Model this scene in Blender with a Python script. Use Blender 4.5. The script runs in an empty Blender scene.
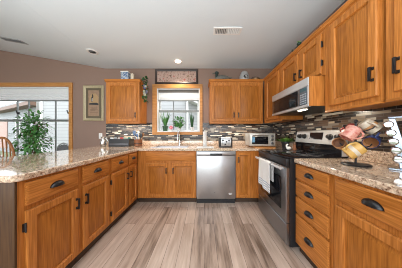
import bpy, bmesh, math, random
from mathutils import Vector, Matrix
from mathutils.geometry import tessellate_polygon
PI = math.pi
C = bpy.context.scene.collection
sc = bpy.context.scene

# ------------------------------------------------------------------ camera, world, lights, exposure
CZ = 1.15
cam_d = bpy.data.cameras.new('camera'); cam = bpy.data.objects.new('camera', cam_d); C.objects.link(cam)
cam_d.sensor_width = 36; cam_d.lens = 140/402*36; cam_d.shift_x = -3/402; cam_d.clip_start = 0.02
cam.location = (0, 0, CZ); cam.rotation_euler = (PI/2, 0, 0)
sc.camera = cam
w = bpy.data.worlds.new('world'); sc.world = w; w.use_nodes = True
bg = w.node_tree.nodes['Background']; bg.inputs[0].default_value = (0.90, 0.95, 1.0, 1); bg.inputs[1].default_value = 1.9
def area(name, loc, rot, sx, sy, power, col=(1, 1, 1)):
    l = bpy.data.lights.new(name, 'AREA'); l.shape = 'RECTANGLE'; l.size = sx; l.size_y = sy; l.energy = power; l.color = col
    o = bpy.data.objects.new(name, l); C.objects.link(o); o.location = loc; o.rotation_euler = rot
    return o
# unseen fill lights added behind the camera, one up at the ceiling, one forward
area('added_uplight_fill', (-0.9, -0.7, 1.05), (PI, 0, 0), 3.4, 1.0, 70, (0.84, 0.94, 1))
area('added_rear_fill', (-0.8, -3.0, 2.0), (PI/2, 0, 0), 4.0, 0.8, 14, (0.9, 0.96, 1))
sc.view_settings.view_transform = 'Standard'; sc.view_settings.look = 'None'
sc.cycles.filter_width = 1.0
sc.view_settings.gamma = 1; sc.view_settings.use_curve_mapping = False
sc.view_settings.exposure = 1.15

# ------------------------------------------------------------------ materials
MATS = {}
def new_mat(name):
    m = bpy.data.materials.new(name); m.use_nodes = True
    return m, m.node_tree.nodes, m.node_tree.links, m.node_tree.nodes['Principled BSDF']
def mat(name, col, rough=0.5, metal=0.0, spec=0.5, noise=0.06, emit=None, es=0, coat=0):
    if name in MATS: return MATS[name]
    m, n, l, b = new_mat(name)
    if noise:
        tc = n.new('ShaderNodeTexCoord'); nz = n.new('ShaderNodeTexNoise'); nz.inputs['Scale'].default_value = 35
        r = n.new('ShaderNodeValToRGB')
        r.color_ramp.elements[0].color = tuple(max(0, c*(1-noise)) for c in col)+(1,)
        r.color_ramp.elements[1].color = tuple(min(1, c*(1+noise)) for c in col)+(1,)
        l.new(tc.outputs['Object'], nz.inputs['Vector']); l.new(nz.outputs['Fac'], r.inputs[0]); l.new(r.outputs[0], b.inputs['Base Color'])
    else: b.inputs['Base Color'].default_value = tuple(col)+(1,)
    b.inputs['Roughness'].default_value = rough; b.inputs['Metallic'].default_value = metal
    b.inputs['Specular IOR Level'].default_value = spec; b.inputs['Coat Weight'].default_value = coat
    if emit: b.inputs['Emission Color'].default_value = tuple(emit)+(1,); b.inputs['Emission Strength'].default_value = es
    MATS[name] = m; return m
def wood(name, dark, light, axis='Z', rough=0.34, scale=1.0):
    """oak with grain along one axis; varies from piece to piece"""
    m, n, l, b = new_mat(name)
    tc = n.new('ShaderNodeTexCoord'); oi = n.new('ShaderNodeObjectInfo')
    add = n.new('ShaderNodeVectorMath'); add.operation = 'ADD'
    mul = n.new('ShaderNodeVectorMath'); mul.operation = 'SCALE'; mul.inputs['Scale'].default_value = 7.3
    comb = n.new('ShaderNodeCombineXYZ')
    for i in range(3): l.new(oi.outputs['Random'], comb.inputs[i])
    l.new(comb.outputs[0], mul.inputs[0]); l.new(tc.outputs['Object'], add.inputs[0]); l.new(mul.outputs[0], add.inputs[1])
    mp = n.new('ShaderNodeMapping'); k = {'X': 0, 'Y': 1, 'Z': 2}[axis]
    s = [9*scale]*3; s[k] = 1.1*scale; mp.inputs['Scale'].default_value = s
    l.new(add.outputs[0], mp.inputs['Vector'])
    n1 = n.new('ShaderNodeTexNoise'); n1.inputs['Scale'].default_value = 1.0; n1.inputs['Detail'].default_value = 2
    l.new(mp.outputs[0], n1.inputs['Vector'])
    # rings out of the slow noise = cathedral figure
    mm = n.new('ShaderNodeMath'); mm.operation = 'MULTIPLY'; mm.inputs[1].default_value = 52
    sn = n.new('ShaderNodeMath'); sn.operation = 'SINE'
    l.new(n1.outputs['Fac'], mm.inputs[0]); l.new(mm.outputs[0], sn.inputs[0])
    mp2 = n.new('ShaderNodeMapping'); s2 = [150]*3; s2[k] = 5; mp2.inputs['Scale'].default_value = s2
    l.new(add.outputs[0], mp2.inputs['Vector'])
    n2 = n.new('ShaderNodeTexNoise'); n2.inputs['Scale'].default_value = 1; l.new(mp2.outputs[0], n2.inputs['Vector'])
    a1 = n.new('ShaderNodeMath'); a1.operation = 'MULTIPLY_ADD'; a1.inputs[1].default_value = 0.07
    l.new(sn.outputs[0], a1.inputs[0]); l.new(n2.outputs['Fac'], a1.inputs[2])
    r = n.new('ShaderNodeValToRGB'); r.color_ramp.elements[0].position = 0.22; r.color_ramp.elements[1].position = 0.78
    r.color_ramp.elements[0].color = tuple(dark)+(1,); r.color_ramp.elements[1].color = tuple(light)+(1,)
    l.new(a1.outputs[0], r.inputs[0]); l.new(r.outputs[0], b.inputs['Base Color'])
    b.inputs['Roughness'].default_value = rough; b.inputs['Specular IOR Level'].default_value = 0.25
    MATS[name] = m; return m
OAKD, OAKL = (0.32, 0.100, 0.014), (0.63, 0.235, 0.053)
OZ = wood('oak_vertical', OAKD, OAKL, 'Z'); OX = wood('oak_along_x', OAKD, OAKL, 'X'); OY = wood('oak_along_y', OAKD, OAKL, 'Y')
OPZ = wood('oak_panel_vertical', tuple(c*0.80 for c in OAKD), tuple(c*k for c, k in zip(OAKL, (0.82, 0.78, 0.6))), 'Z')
OCX = wood('oak_casing_window_lit', (0.36, 0.15, 0.04), (0.62, 0.30, 0.10), 'X')  # same oak made lighter: light caught from the window is put into its colour
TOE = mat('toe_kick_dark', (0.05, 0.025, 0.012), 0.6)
CHAIRW = wood('brown_wood', (0.20, 0.075, 0.025), (0.36, 0.15, 0.055), 'Z')
BRONZE = mat('oil_rubbed_bronze', (0.012, 0.011, 0.012), 0.28, 0.3, 0.7)
STEEL = mat('brushed_steel', (0.50, 0.50, 0.51), 0.30, 1.0, noise=0.05)
STEELD = mat('dark_steel', (0.30, 0.30, 0.31), 0.30, 1.0, noise=0.05)
SATIN = mat('satin_steel', (0.60, 0.60, 0.60), 0.32, 0.45, noise=0.04)
CHROME = mat('chrome', (0.80, 0.82, 0.85), 0.08, 1.0, noise=0)
BLACKG = mat('black_glass', (0.008, 0.008, 0.010), 0.08, 0, 0.3, noise=0)
BLACK = mat('black_plastic', (0.015, 0.015, 0.017), 0.4)
WHITE = mat('white_paint', (0.80, 0.79, 0.77), 0.5)
VINYL = mat('white_vinyl', (0.72, 0.72, 0.71), 0.4)
GREYV = mat('grey_muntin', (0.20, 0.21, 0.21), 0.5)
CERAM = mat('white_ceramic', (0.78, 0.76, 0.72), 0.2)
LEAF = mat('leaf_green', (0.085, 0.25, 0.06), 0.45, noise=0.5)
LEAFD = mat('leaf_dark_green', (0.022, 0.085, 0.022), 0.45, noise=0.6)
LEAFB = mat('leaf_bright_green', (0.12, 0.30, 0.035), 0.5, noise=0.4)
SOIL = mat('soil', (0.04, 0.025, 0.015), 0.9)
BARK = mat('bark', (0.13, 0.075, 0.04), 0.8)
def glass_mat():
    m, n, l, b = new_mat('window_glass'); n.remove(b); out = n['Material Output']
    t = n.new('ShaderNodeBsdfTransparent'); g = n.new('ShaderNodeBsdfGlossy'); g.inputs['Roughness'].default_value = 0.02
    lw = n.new('ShaderNodeLayerWeight'); lw.inputs['Blend'].default_value = 0.5; f = n.new('ShaderNodeMath'); f.operation = 'POWER'; f.inputs[1].default_value = 6
    l.new(lw.outputs['Facing'], f.inputs[0]); mx = n.new('ShaderNodeMixShader')
    l.new(f.outputs[0], mx.inputs[0]); l.new(t.outputs[0], mx.inputs[1]); l.new(g.outputs[0], mx.inputs[2]); l.new(mx.outputs[0], out.inputs[0])
    return m
GLASS = glass_mat()
def wall_mat(name, col, sc_=60):
    m, n, l, b = new_mat(name)
    tc = n.new('ShaderNodeTexCoord'); nz = n.new('ShaderNodeTexNoise'); nz.inputs['Scale'].default_value = sc_; nz.inputs['Detail'].default_value = 6
    bp = n.new('ShaderNodeBump'); bp.inputs['Strength'].default_value = 0.12; bp.inputs['Distance'].default_value = 0.01
    l.new(tc.outputs['Object'], nz.inputs['Vector']); l.new(nz.outputs['Fac'], bp.inputs['Height']); l.new(bp.outputs[0], b.inputs['Normal'])
    b.inputs['Base Color'].default_value = tuple(col)+(1,); b.inputs['Roughness'].default_value = 0.75
    return m
WALLM = wall_mat('mauve_brown_wall_paint', (0.27, 0.175, 0.135))
CEILM = wall_mat('ceiling_white', (0.72, 0.77, 0.80), 90)
def granite():
    m, n, l, b = new_mat('granite')
    tc = n.new('ShaderNodeTexCoord')
    n1 = n.new('ShaderNodeTexNoise'); n1.inputs['Scale'].default_value = 55; n1.inputs['Detail'].default_value = 5; n1.inputs['Roughness'].default_value = 0.7
    v = n.new('ShaderNodeTexVoronoi'); v.inputs['Scale'].default_value = 130
    n3 = n.new('ShaderNodeTexNoise'); n3.inputs['Scale'].default_value = 7
    for q in (n1, v, n3): l.new(tc.outputs['Object'], q.inputs['Vector'])
    r = n.new('ShaderNodeValToRGB'); e = r.color_ramp.elements
    e[0].position = 0.30; e[0].color = (0.12, 0.065, 0.045, 1); e[1].position = 0.66; e[1].color = (0.90, 0.79, 0.62, 1)
    for p, c in ((0.38, (0.34, 0.20, 0.13)), (0.45, (0.62, 0.45, 0.33)), (0.55, (0.80, 0.63, 0.47))):
        q = e.new(p); q.color = c+(1,)
    l.new(n1.outputs['Fac'], r.inputs[0])
    r2 = n.new('ShaderNodeValToRGB'); r2.color_ramp.elements[0].position = 0.25; r2.color_ramp.elements[1].position = 0.8
    r2.color_ramp.elements[0].color = (0.6, 0.55, 0.52, 1); r2.color_ramp.elements[1].color = (1.15, 1.1, 1.05, 1)
    mx = n.new('ShaderNodeMix'); mx.data_type = 'RGBA'; mx.blend_type = 'MULTIPLY'; mx.inputs[0].default_value = 0.6
    sp = n.new('ShaderNodeSeparateColor'); l.new(v.outputs['Color'], sp.inputs[0]); l.new(sp.outputs[0], r2.inputs[0])
    l.new(r.outputs[0], mx.inputs[6]); l.new(r2.outputs[0], mx.inputs[7]); l.new(mx.outputs[2], b.inputs['Base Color'])
    b.inputs['Roughness'].default_value = 0.06; b.inputs['Specular IOR Level'].default_value = 1.0; b.inputs['Coat Weight'].default_value = 0.35; b.inputs['Coat Roughness'].default_value = 0.02
    return m
GRAN = granite()
def mosaic(name, axis):
    m, n, l, b = new_mat(name)
    tc = n.new('ShaderNodeTexCoord'); s = n.new('ShaderNodeSeparateXYZ'); c = n.new('ShaderNodeCombineXYZ')
    l.new(tc.outputs['Object'], s.inputs[0]); l.new(s.outputs[axis], c.inputs[0]); l.new(s.outputs[2], c.inputs[1])
    def brick(wd, off):
        br = n.new('ShaderNodeTexBrick'); br.inputs['Scale'].default_value = 1; br.inputs['Brick Width'].default_value = wd
        br.inputs['Row Height'].default_value = 0.0235; br.inputs['Mortar Size'].default_value = 0.0012; br.offset = off; br.offset_frequency = 2
        br.squash = 0.6; br.squash_frequency = 3
        br.inputs['Color1'].default_value = (0, 0, 0, 1); br.inputs['Color2'].default_value = (1, 1, 1, 1); br.inputs['Mortar'].default_value = (0.5, 0.5, 0.5, 1)
        l.new(c.outputs[0], br.inputs['Vector']); return br
    br = brick(0.125, 0.37)
    r = n.new('ShaderNodeValToRGB'); r.color_ramp.interpolation = 'CONSTANT'; e = r.color_ramp.elements
    pal = [(0.0, (0.014, 0.011, 0.010)), (0.24, (0.10, 0.058, 0.035)), (0.35, (0.022, 0.018, 0.017)), (0.46, (0.33, 0.25, 0.17)), (0.53, (0.05, 0.032, 0.022)), (0.64, (0.15, 0.125, 0.10)), (0.69, (0.64, 0.58, 0.47)), (0.775, (0.06, 0.04, 0.028)), (0.88, (0.32, 0.28, 0.22))]
    e[0].position = pal[0][0]; e[0].color = pal[0][1]+(1,); e[1].position = pal[1][0]; e[1].color = pal[1][1]+(1,)
    for p, cc in pal[2:]: q = e.new(p); q.color = cc+(1,)
    l.new(br.outputs['Color'], r.inputs[0])
    mx = n.new('ShaderNodeMix'); mx.data_type = 'RGBA'; mx.inputs[7].default_value = (0.16, 0.14, 0.125, 1)
    l.new(br.outputs['Fac'], mx.inputs[0]); l.new(r.outputs[0], mx.inputs[6]); l.new(mx.outputs[2], b.inputs['Base Color'])
    b.inputs['Roughness'].default_value = 0.22
    bp = n.new('ShaderNodeBump'); bp.inputs['Strength'].default_value = 0.4; bp.inputs['Distance'].default_value = 0.002; bp.invert = True
    l.new(br.outputs['Fac'], bp.inputs['Height']); l.new(bp.outputs[0], b.inputs['Normal'])
    return m
MOSX, MOSY = mosaic('mosaic_back', 0), mosaic('mosaic_side', 1)
def floor_mat():
    m, n, l, b = new_mat('laminate_planks')
    tc = n.new('ShaderNodeTexCoord'); s = n.new('ShaderNodeSeparateXYZ'); c = n.new('ShaderNodeCombineXYZ')
    l.new(tc.outputs['Object'], s.inputs[0]); l.new(s.outputs[1], c.inputs[0]); l.new(s.outputs[0], c.inputs[1])
    br = n.new('ShaderNodeTexBrick'); br.inputs['Scale'].default_value = 1; br.inputs['Brick Width'].default_value = 1.1; br.inputs['Row Height'].default_value = 0.125
    br.inputs['Mortar Size'].default_value = 0.0015; br.offset = 0.37
    br.inputs['Color1'].default_value = (0, 0, 0, 1); br.inputs['Color2'].default_value = (1, 1, 1, 1); br.inputs['Mortar'].default_value = (0.0, 0.0, 0.0, 1)
    l.new(c.outputs[0], br.inputs['Vector'])
    # each plank its own streaks
    off = n.new('ShaderNodeVectorMath'); off.operation = 'ADD'; sc2 = n.new('ShaderNodeVectorMath'); sc2.operation = 'SCALE'; sc2.inputs['Scale'].default_value = 13
    l.new(br.outputs['Color'], sc2.inputs[0]); l.new(tc.outputs['Object'], off.inputs[0]); l.new(sc2.outputs[0], off.inputs[1])
    mp = n.new('ShaderNodeMapping'); mp.inputs['Scale'].default_value = (20, 2.0, 1); l.new(off.outputs[0], mp.inputs['Vector'])
    nz = n.new('ShaderNodeTexNoise'); nz.inputs['Scale'].default_value = 1; nz.inputs['Detail'].default_value = 5; nz.inputs['Roughness'].default_value = 0.6; l.new(mp.outputs[0], nz.inputs['Vector'])
    bw = n.new('ShaderNodeSeparateColor'); l.new(br.outputs['Color'], bw.inputs[0])
    ad = n.new('ShaderNodeMath'); ad.operation = 'MULTIPLY_ADD'; ad.inputs[1].default_value = 0.36; l.new(bw.outputs[0], ad.inputs[0]); l.new(nz.outputs['Fac'], ad.inputs[2])
    r = n.new('ShaderNodeValToRGB'); e = r.color_ramp.elements
    e[0].position = 0.34; e[0].color = (0.15, 0.095, 0.065, 1); e[1].position = 1.0; e[1].color = (0.68, 0.54, 0.45, 1)
    q = e.new(0.62); q.color = (0.45, 0.33, 0.26, 1)
    l.new(ad.outputs[0], r.inputs[0])
    mx = n.new('ShaderNodeMix'); mx.data_type = 'RGBA'; mx.inputs[7].default_value = (0.07, 0.05, 0.04, 1)
    l.new(br.outputs['Fac'], mx.inputs[0]); l.new(r.outputs[0], mx.inputs[6]); l.new(mx.outputs[2], b.inputs['Base Color'])
    b.inputs['Roughness'].default_value = 0.38
    return m
def siding_mat(name, col):
    m, n, l, b = new_mat(name)
    tc = n.new('ShaderNodeTexCoord'); s = n.new('ShaderNodeSeparateXYZ'); l.new(tc.outputs['Object'], s.inputs[0])
    d = n.new('ShaderNodeMath'); d.operation = 'MULTIPLY'; d.inputs[1].default_value = 1/0.16; f = n.new('ShaderNodeMath'); f.operation = 'FRACT'
    l.new(s.outputs[2], d.inputs[0]); l.new(d.outputs[0], f.inputs[0])
    r = n.new('ShaderNodeValToRGB'); e = r.color_ramp.elements; e[0].position = 0.0; e[0].color = tuple(c*0.45 for c in col)+(1,); e[1].position = 0.14; e[1].color = tuple(col)+(1,)
    l.new(f.outputs[0], r.inputs[0]); l.new(r.outputs[0], b.inputs['Base Color']); b.inputs['Roughness'].default_value = 0.6
    return m
def stripe_mat(name, c1, c2, z0, z1, per):
    """towel: white with a band of woven stripes low down"""
    m, n, l, b = new_mat(name)
    tc = n.new('ShaderNodeTexCoord'); s = n.new('ShaderNodeSeparateXYZ'); l.new(tc.outputs['Object'], s.inputs[0])
    d = n.new('ShaderNodeMath'); d.operation = 'MULTIPLY'; d.inputs[1].default_value = 1/per; f = n.new('ShaderNodeMath'); f.operation = 'FRACT'
    l.new(s.outputs[2], d.inputs[0]); l.new(d.outputs[0], f.inputs[0])
    g = n.new('ShaderNodeMath'); g.operation = 'LESS_THAN'; g.inputs[1].default_value = 0.5; l.new(f.outputs[0], g.inputs[0])
    h = n.new('ShaderNodeMath'); h.operation = 'LESS_THAN'; h.inputs[1].default_value = z1; l.new(s.outputs[2], h.inputs[0])
    k = n.new('ShaderNodeMath'); k.operation = 'MULTIPLY'; l.new(g.outputs[0], k.inputs[0]); l.new(h.outputs[0], k.inputs[1])
    mx = n.new('ShaderNodeMix'); mx.data_type = 'RGBA'; mx.inputs[6].default_value = tuple(c1)+(1,); mx.inputs[7].default_value = tuple(c2)+(1,)
    l.new(k.outputs[0], mx.inputs[0]); l.new(mx.outputs[2], b.inputs['Base Color']); b.inputs['Roughness'].default_value = 0.9
    return m
def blotch_mat(name, cols, scale=12, rough=0.5):
    m, n, l, b = new_mat(name)
    tc = n.new('ShaderNodeTexCoord'); nz = n.new('ShaderNodeTexNoise'); nz.inputs['Scale'].default_value = scale; nz.inputs['Detail'].default_value = 4
    l.new(tc.outputs['Object'], nz.inputs['Vector']); r = n.new('ShaderNodeValToRGB'); e = r.color_ramp.elements
    k = len(cols)
    for i, c in enumerate(cols):
        p = 0.32+0.36*i/(k-1)
        if i < 2: e[i].position = p; e[i].color = tuple(c)+(1,)
        else: q = e.new(p); q.color = tuple(c)+(1,)
    l.new(nz.outputs['Fac'], r.inputs[0]); l.new(r.outputs[0], b.inputs['Base Color']); b.inputs['Roughness'].default_value = rough
    return m

# ------------------------------------------------------------------ builders
ORG = {}
def tag(o, label=None, cat=None, group=None, kind=None):
    for k, v in (('label', label), ('category', cat), ('group', group), ('kind', kind)):
        if v: o[k] = v
    return o
def thing(name, label, cat, loc, group=None):
    o = bpy.data.objects.new(name, None); C.objects.link(o); o.location = loc; o.empty_display_size = 0.05
    ORG[o.name] = Vector(loc); return tag(o, label, cat, group)
class MB:
    def __init__(s): s.bm = bmesh.new()
    def box(s, x0, x1, y0, y1, z0, z1, bev=0, M=None):
        r = bmesh.ops.create_cube(s.bm, size=1); vs = r['verts']
        cx, cy, cz = (x0+x1)/2, (y0+y1)/2, (z0+z1)/2
        for v in vs: v.co = Vector((cx+v.co.x*(x1-x0), cy+v.co.y*(y1-y0), cz+v.co.z*(z1-z0)))
        if bev:
            es = list({e for v in vs for e in v.link_edges})
            rr = bmesh.ops.bevel(s.bm, geom=es, offset=bev, segments=2, affect='EDGES', profile=0.5)
            vs = list({v for f in rr['faces'] for v in f.verts} | {v for v in vs if v.is_valid})
        if M:
            for v in vs: v.co = M @ v.co
        return s
    def lathe(s, prof, c=(0, 0, 0), seg=20, M=None, close=False):
        rings = []
        for r, z in prof:
            ring = []
            for i in range(seg):
                a = 2*PI*i/seg; p = Vector((c[0]+r*math.cos(a), c[1]+r*math.sin(a), c[2]+z))
                ring.append(s.bm.verts.new(M @ p if M else p))
            rings.append(ring)
        for a, b in zip(rings, rings[1:]):
            for i in range(seg): s.bm.faces.new((a[i], a[(i+1) % seg], b[(i+1) % seg], b[i]))
        s.bm.faces.new(rings[0][::-1]); s.bm.faces.new(rings[-1])
        return s
    def tube(s, pts, r, seg=8):
        pts = [Vector(p) for p in pts]; n = len(pts); rs = r if isinstance(r, (list, tuple)) else [r]*n
        rings = []; up = None
        for i, p in enumerate(pts):
            t = (pts[min(i+1, n-1)]-pts[max(i-1, 0)]).normalized()
            if up is None: up = t.orthogonal().normalized()
            up = (up - t*up.dot(t)).normalized(); bi = t.cross(up)
            rings.append([s.bm.verts.new(p+(up*math.cos(2*PI*k/seg)+bi*math.sin(2*PI*k/seg))*rs[i]) for k in range(seg)])
        for a, b in zip(rings, rings[1:]):
            for k in range(seg): s.bm.faces.new((a[k], a[(k+1) % seg], b[(k+1) % seg], b[k]))
        s.bm.faces.new(rings[0][::-1]); s.bm.faces.new(rings[-1]); return s
    def ellipsoid(s, c, r, M=None, seg=14):
        rr = bmesh.ops.create_uvsphere(s.bm, u_segments=seg, v_segments=max(6, seg//2+2), radius=1)
        for v in rr['verts']:
            p = Vector((v.co.x*r[0], v.co.y*r[1], v.co.z*r[2]))
            if M: p = M @ p
            v.co = p+Vector(c)
        return s
    def prism(s, outer, holes, f, w0, w1):
        """polygon in 2D (u,v) with holes, swept from w0 to w1; f(u,v,w)->Vector"""
        loops = [outer]+holes
        tris = tessellate_polygon([[Vector((u, v, 0)) for u, v in lp] for lp in loops])
        flat = [p for lp in loops for p in lp]
        A = [s.bm.verts.new(f(u, v, w0)) for u, v in flat]; B = [s.bm.verts.new(f(u, v, w1)) for u, v in flat]
        for t in tris: s.bm.faces.new([A[i] for i in t]); s.bm.faces.new([B[i] for i in t])
        k = 0
        for lp in loops:
            n = len(lp)
            for i in range(n):
                a, b = k+i, k+(i+1) % n
                s.bm.faces.new((A[a], A[b], B[b], B[a]))
            k += n
        return s
    def rings(s, loops, cap0=False, cap1=False):
        R = [[s.bm.verts.new(p) for p in lp] for lp in loops]; n = len(R[0])
        for a, b in zip(R, R[1:]):
            for k in range(n): s.bm.faces.new((a[k], a[(k+1) % n], b[(k+1) % n], b[k]))
        if cap0: s.bm.faces.new(R[0])
        if cap1: s.bm.faces.new(R[-1])
        return s
    def leaf(s, p, d, up, L, W, bend=0.25):
        d = d.normalized(); sd = d.cross(up)
        if sd.length < 1e-3: sd = d.orthogonal()
        sd.normalize(); nn = sd.cross(d)
        q = [(0, 0, 0), (0.35, 0.5, 0.1), (0.35, -0.5, 0.1), (0.75, 0.38, 0.05), (0.75, -0.38, 0.05), (1, 0, -bend)]
        v = [s.bm.verts.new(p+d*(a*L)+sd*(b*W)+nn*(c*L*0.6)) for a, b, c in q]
        m1 = s.bm.verts.new(p+d*0.35*L); m2 = s.bm.verts.new(p+d*0.75*L)
        for f in ((0, 2, 'a'), (0, 'a', 1), (2, 4, 'b', 'a'), ('a', 'b', 3, 1), (4, 5, 'b'), ('b', 5, 3)):
            s.bm.faces.new([m1 if k == 'a' else m2 if k == 'b' else v[k] for k in f])
        return s
    def blade(s, p, d, L, W, droop):
        """strap leaf that arches over"""
        d = d.normalized(); h = Vector((d.x, d.y, 0)); h = h.normalized() if h.length > 1e-3 else Vector((1, 0, 0))
        sd = Vector((-h.y, h.x, 0)); prev = None
        for i in range(6):
            t = i/5; c = p+d*(L*t)+Vector((0, 0, -droop*L*t*t))+h*(droop*0.5*L*t*t); ww = W*(1-t**2.2)*0.5+0.0006
            cur = (s.bm.verts.new(c-sd*ww), s.bm.verts.new(c+Vector((0, 0, -ww*0.3))), s.bm.verts.new(c+sd*ww))
            if prev:
                s.bm.faces.new((prev[0], prev[1], cur[1], cur[0])); s.bm.faces.new((prev[1], prev[2], cur[2], cur[1]))
            prev = cur
        return s
    def obj(s, name, m, parent=None, smooth=True, bevel=0, normals=True, loc=None):
        bm = s.bm
        if normals: bmesh.ops.recalc_face_normals(bm, faces=bm.faces[:])
        org = ORG[parent.name] if parent else (Vector(loc) if loc else Vector((0, 0, 0)))
        for v in bm.verts: v.co -= org
        me = bpy.data.meshes.new(name); bm.to_mesh(me); bm.free()
        me.materials.append(m)
        o = bpy.data.objects.new(name, me); C.objects.link(o); ORG[o.name] = org
        if parent: o.parent = parent
        else: o.location = org
        if smooth:
            me.shade_smooth()
            me.set_sharp_from_angle(angle=math.radians(32))
        if bevel:
            b = o.modifiers.new('bevel', 'BEVEL'); b.width = bevel; b.segments = 2; b.limit_method = 'ANGLE'; b.angle_limit = math.radians(40)
        return o
def struct(o): o['kind'] = 'structure'; return o
class Face:
    """a vertical face: u along it, v = height, w = out of it"""
    def __init__(s, axis, pos, sign): s.axis, s.pos, s.sign = axis, pos, sign
    def __call__(s, u, v, w):
        return Vector((s.pos+s.sign*w, u, v)) if s.axis == 'X' else Vector((u, s.pos+s.sign*w, v))
    def box(s, mb, u0, u1, v0, v1, w0, w1, bev=0):
        a, b = s(u0, v0, w0), s(u1, v1, w1)
        mb.box(min(a.x, b.x), max(a.x, b.x), min(a.y, b.y), max(a.y, b.y), min(a.z, b.z), max(a.z, b.z), bev); return mb
    def rect(s, u0, u1, v0, v1, i, w): return [s(u0+i, v0+i, w), s(u1-i, v0+i, w), s(u1-i, v1-i, w), s(u0+i, v1-i, w)]
    def grain(s): return OY if s.axis == 'X' else OX
def cup_pull(F, u, v, w, parent, a=0.047, b=0.034, c=0.026):
    m = MB()
    def shell(k):
        out = []
        for i in range(13):
            th = PI*i/12
            out.append([F(u+k*a*math.cos(th), v-0.010+k*b*math.sin(th)*math.sin(ph), w+k*c*math.sin(th)*math.cos(ph)+0.001) for ph in [PI/2*j/6 for j in range(7)]])
        return out
    o_, i_ = shell(1), shell(0.86)
    for S in (o_, i_):
        V = [[m.bm.verts.new(p) for p in row] for row in S]
        for r0, r1 in zip(V, V[1:]):
            for k in range(6): m.bm.faces.new((r0[k], r0[k+1], r1[k+1], r1[k]))
    bmesh.ops.remove_doubles(m.bm, verts=m.bm.verts[:], dist=1e-5)
    m.prism([F2 for F2 in [(u+1.08*a*math.cos(PI*i/14), v-0.011+1.10*b*math.sin(PI*i/14)) for i in range(15)]], [], F, w+0.0003, w+0.003)
    return m.obj('cup_pull', BRONZE, parent)
def bar_pull(F, u, v, w, parent, h=0.092):
    m = MB(); pts = []
    F.box(m, u-0.0075, u+0.0075, v-h/2, v+h/2, w+0.018, w+0.028, 0.003)
    for t in (-1, 1):
        F.box(m, u-0.009, u+0.009, v+t*(h/2-0.009)-0.010, v+t*(h/2-0.009)+0.010, w, w+0.005, 0.002)
        F.box(m, u-0.006, u+0.006, v+t*(h/2-0.009)-0.007, v+t*(h/2-0.009)+0.007, w+0.003, w+0.020, 0.002)
    return m.obj('bar_pull', BRONZE, parent)
def hinge(F, u, v, w, parent):
    m = MB(); F.box(m, u-0.006, u+0.006, v-0.025, v+0.025, w, w+0.016, 0.002); m.tube([F(u, v-0.03, w+0.016), F(u, v+0.03, w+0.016)], 0.004)
    return m.obj('hinge', BRONZE, parent)
def door(F, u0, u1, v0, v1, parent, w=0.0, pull=None, hinges=None, arch=False, fr=0.055, pull_v=None):
    t = 0.020; m = MB()
    m.rings([F.rect(u0, u1, v0, v1, i, w+d) for i, d in ((fr, 0.002), (0, 0.002), (0, t-0.005), (0.006, t), (fr-0.006, t), (fr, t-0.011), (fr, 0.002))])
    d = m.obj('door', OZ, parent)
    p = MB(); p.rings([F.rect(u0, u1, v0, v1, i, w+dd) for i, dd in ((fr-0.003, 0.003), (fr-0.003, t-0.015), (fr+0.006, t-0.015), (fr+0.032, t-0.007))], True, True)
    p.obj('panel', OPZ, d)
    if pull:
        pu = u0+0.022 if pull == 'lo' else u1-0.022
        bar_pull(F, pu, pull_v if pull_v is not None else v1-0.12, w+t, d)
    if hinges:
        hu = u0-0.004 if hinges == 'lo' else u1+0.004
        for hv in (v0+0.10, v1-0.10): hinge(F, hu, hv, w+0.0, d)
    return d
def drawer(F, u0, u1, v0, v1, parent, w=0.0, pull=True):
    t = 0.020; m = MB()
    m.rings([F.rect(u0, u1, v0, v1, i, w+d) for i, d in ((0, 0.002), (0, t-0.006), (0.008, t-0.001), (0.012, t))], True, True)
    d = m.obj('drawer', F.grain(), parent)
    if pull: cup_pull(F, (u0+u1)/2, (v0+v1)/2, w+t, d)
    return d

# ------------------------------------------------------------------ the room
WY, RX, LX, RY = 2.94, 1.45, -6.0, -3.2       # back wall, right wall, left wall, open rear edge
CH = 2.526
fl = MB(); fl.box(LX, RX+0.15, RY, WY+0.15, -0.12, 0); struct(fl.obj('floor', floor_mat(), smooth=False))
SW = (-0.987, -0.090, 1.190, 2.106)           # window over the sink: opening
DW = (-4.62, -2.826, 0.55, 2.14)              # dining window opening
def rect2(r): return [(r[0], r[2]), (r[1], r[2]), (r[1], r[3]), (r[0], r[3])]
A, B_, C_ = Vector((-2.08, WY, CH)), Vector((-1.30, RY, CH)), Vector((-4.28, WY, 2.91))
NRM = (B_-A).cross(C_-A).normalized()
def slope_z(x, y): return A.z-((x-A.x)*NRM.x+(y-A.y)*NRM.y)/NRM.z
wb = MB(); wb.prism([(LX, -0.1), (RX+0.15, -0.1), (RX+0.15, CH), (-2.08, CH), (LX, slope_z(LX, WY))], [rect2(SW), rect2(DW)], lambda u, v, w: Vector((u, WY+w, v)), 0, 0.15)
struct(wb.obj('wall_back', WALLM, smooth=False))
wr = MB(); wr.box(RX, RX+0.15, RY, WY+0.15, 0, CH); struct(wr.obj('wall_right', WALLM, smooth=False))
wl = MB(); wl.box(LX-0.15, LX, RY, WY+0.15, -0.1, 3.3); struct(wl.obj('wall_left', WALLM, smooth=False))
ce = MB()
def ceil_pts(z): return None
P = [Vector((-2.08, WY+0.15, CH)), Vector((RX+0.15, WY+0.15, CH)), Vector((RX+0.15, RY, CH)), Vector((-1.30, RY, CH)), Vector((LX-0.15, RY, slope_z(LX-0.15, RY))), Vector((LX-0.15, WY+0.15, slope_z(LX-0.15, WY)))]
lo = [ce.bm.verts.new(p) for p in P]; hi = [ce.bm.verts.new(p+Vector((0, 0, 0.12))) for p in P]
for S in (lo, hi):
    ce.bm.faces.new((S[0], S[1], S[2], S[3])); ce.bm.faces.new((S[0], S[3], S[4], S[5]))
for i in range(6): ce.bm.faces.new((lo[i], lo[(i+1) % 6], hi[(i+1) % 6], hi[i]))
struct(ce.obj('ceiling', CEILM, smooth=False))
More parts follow.
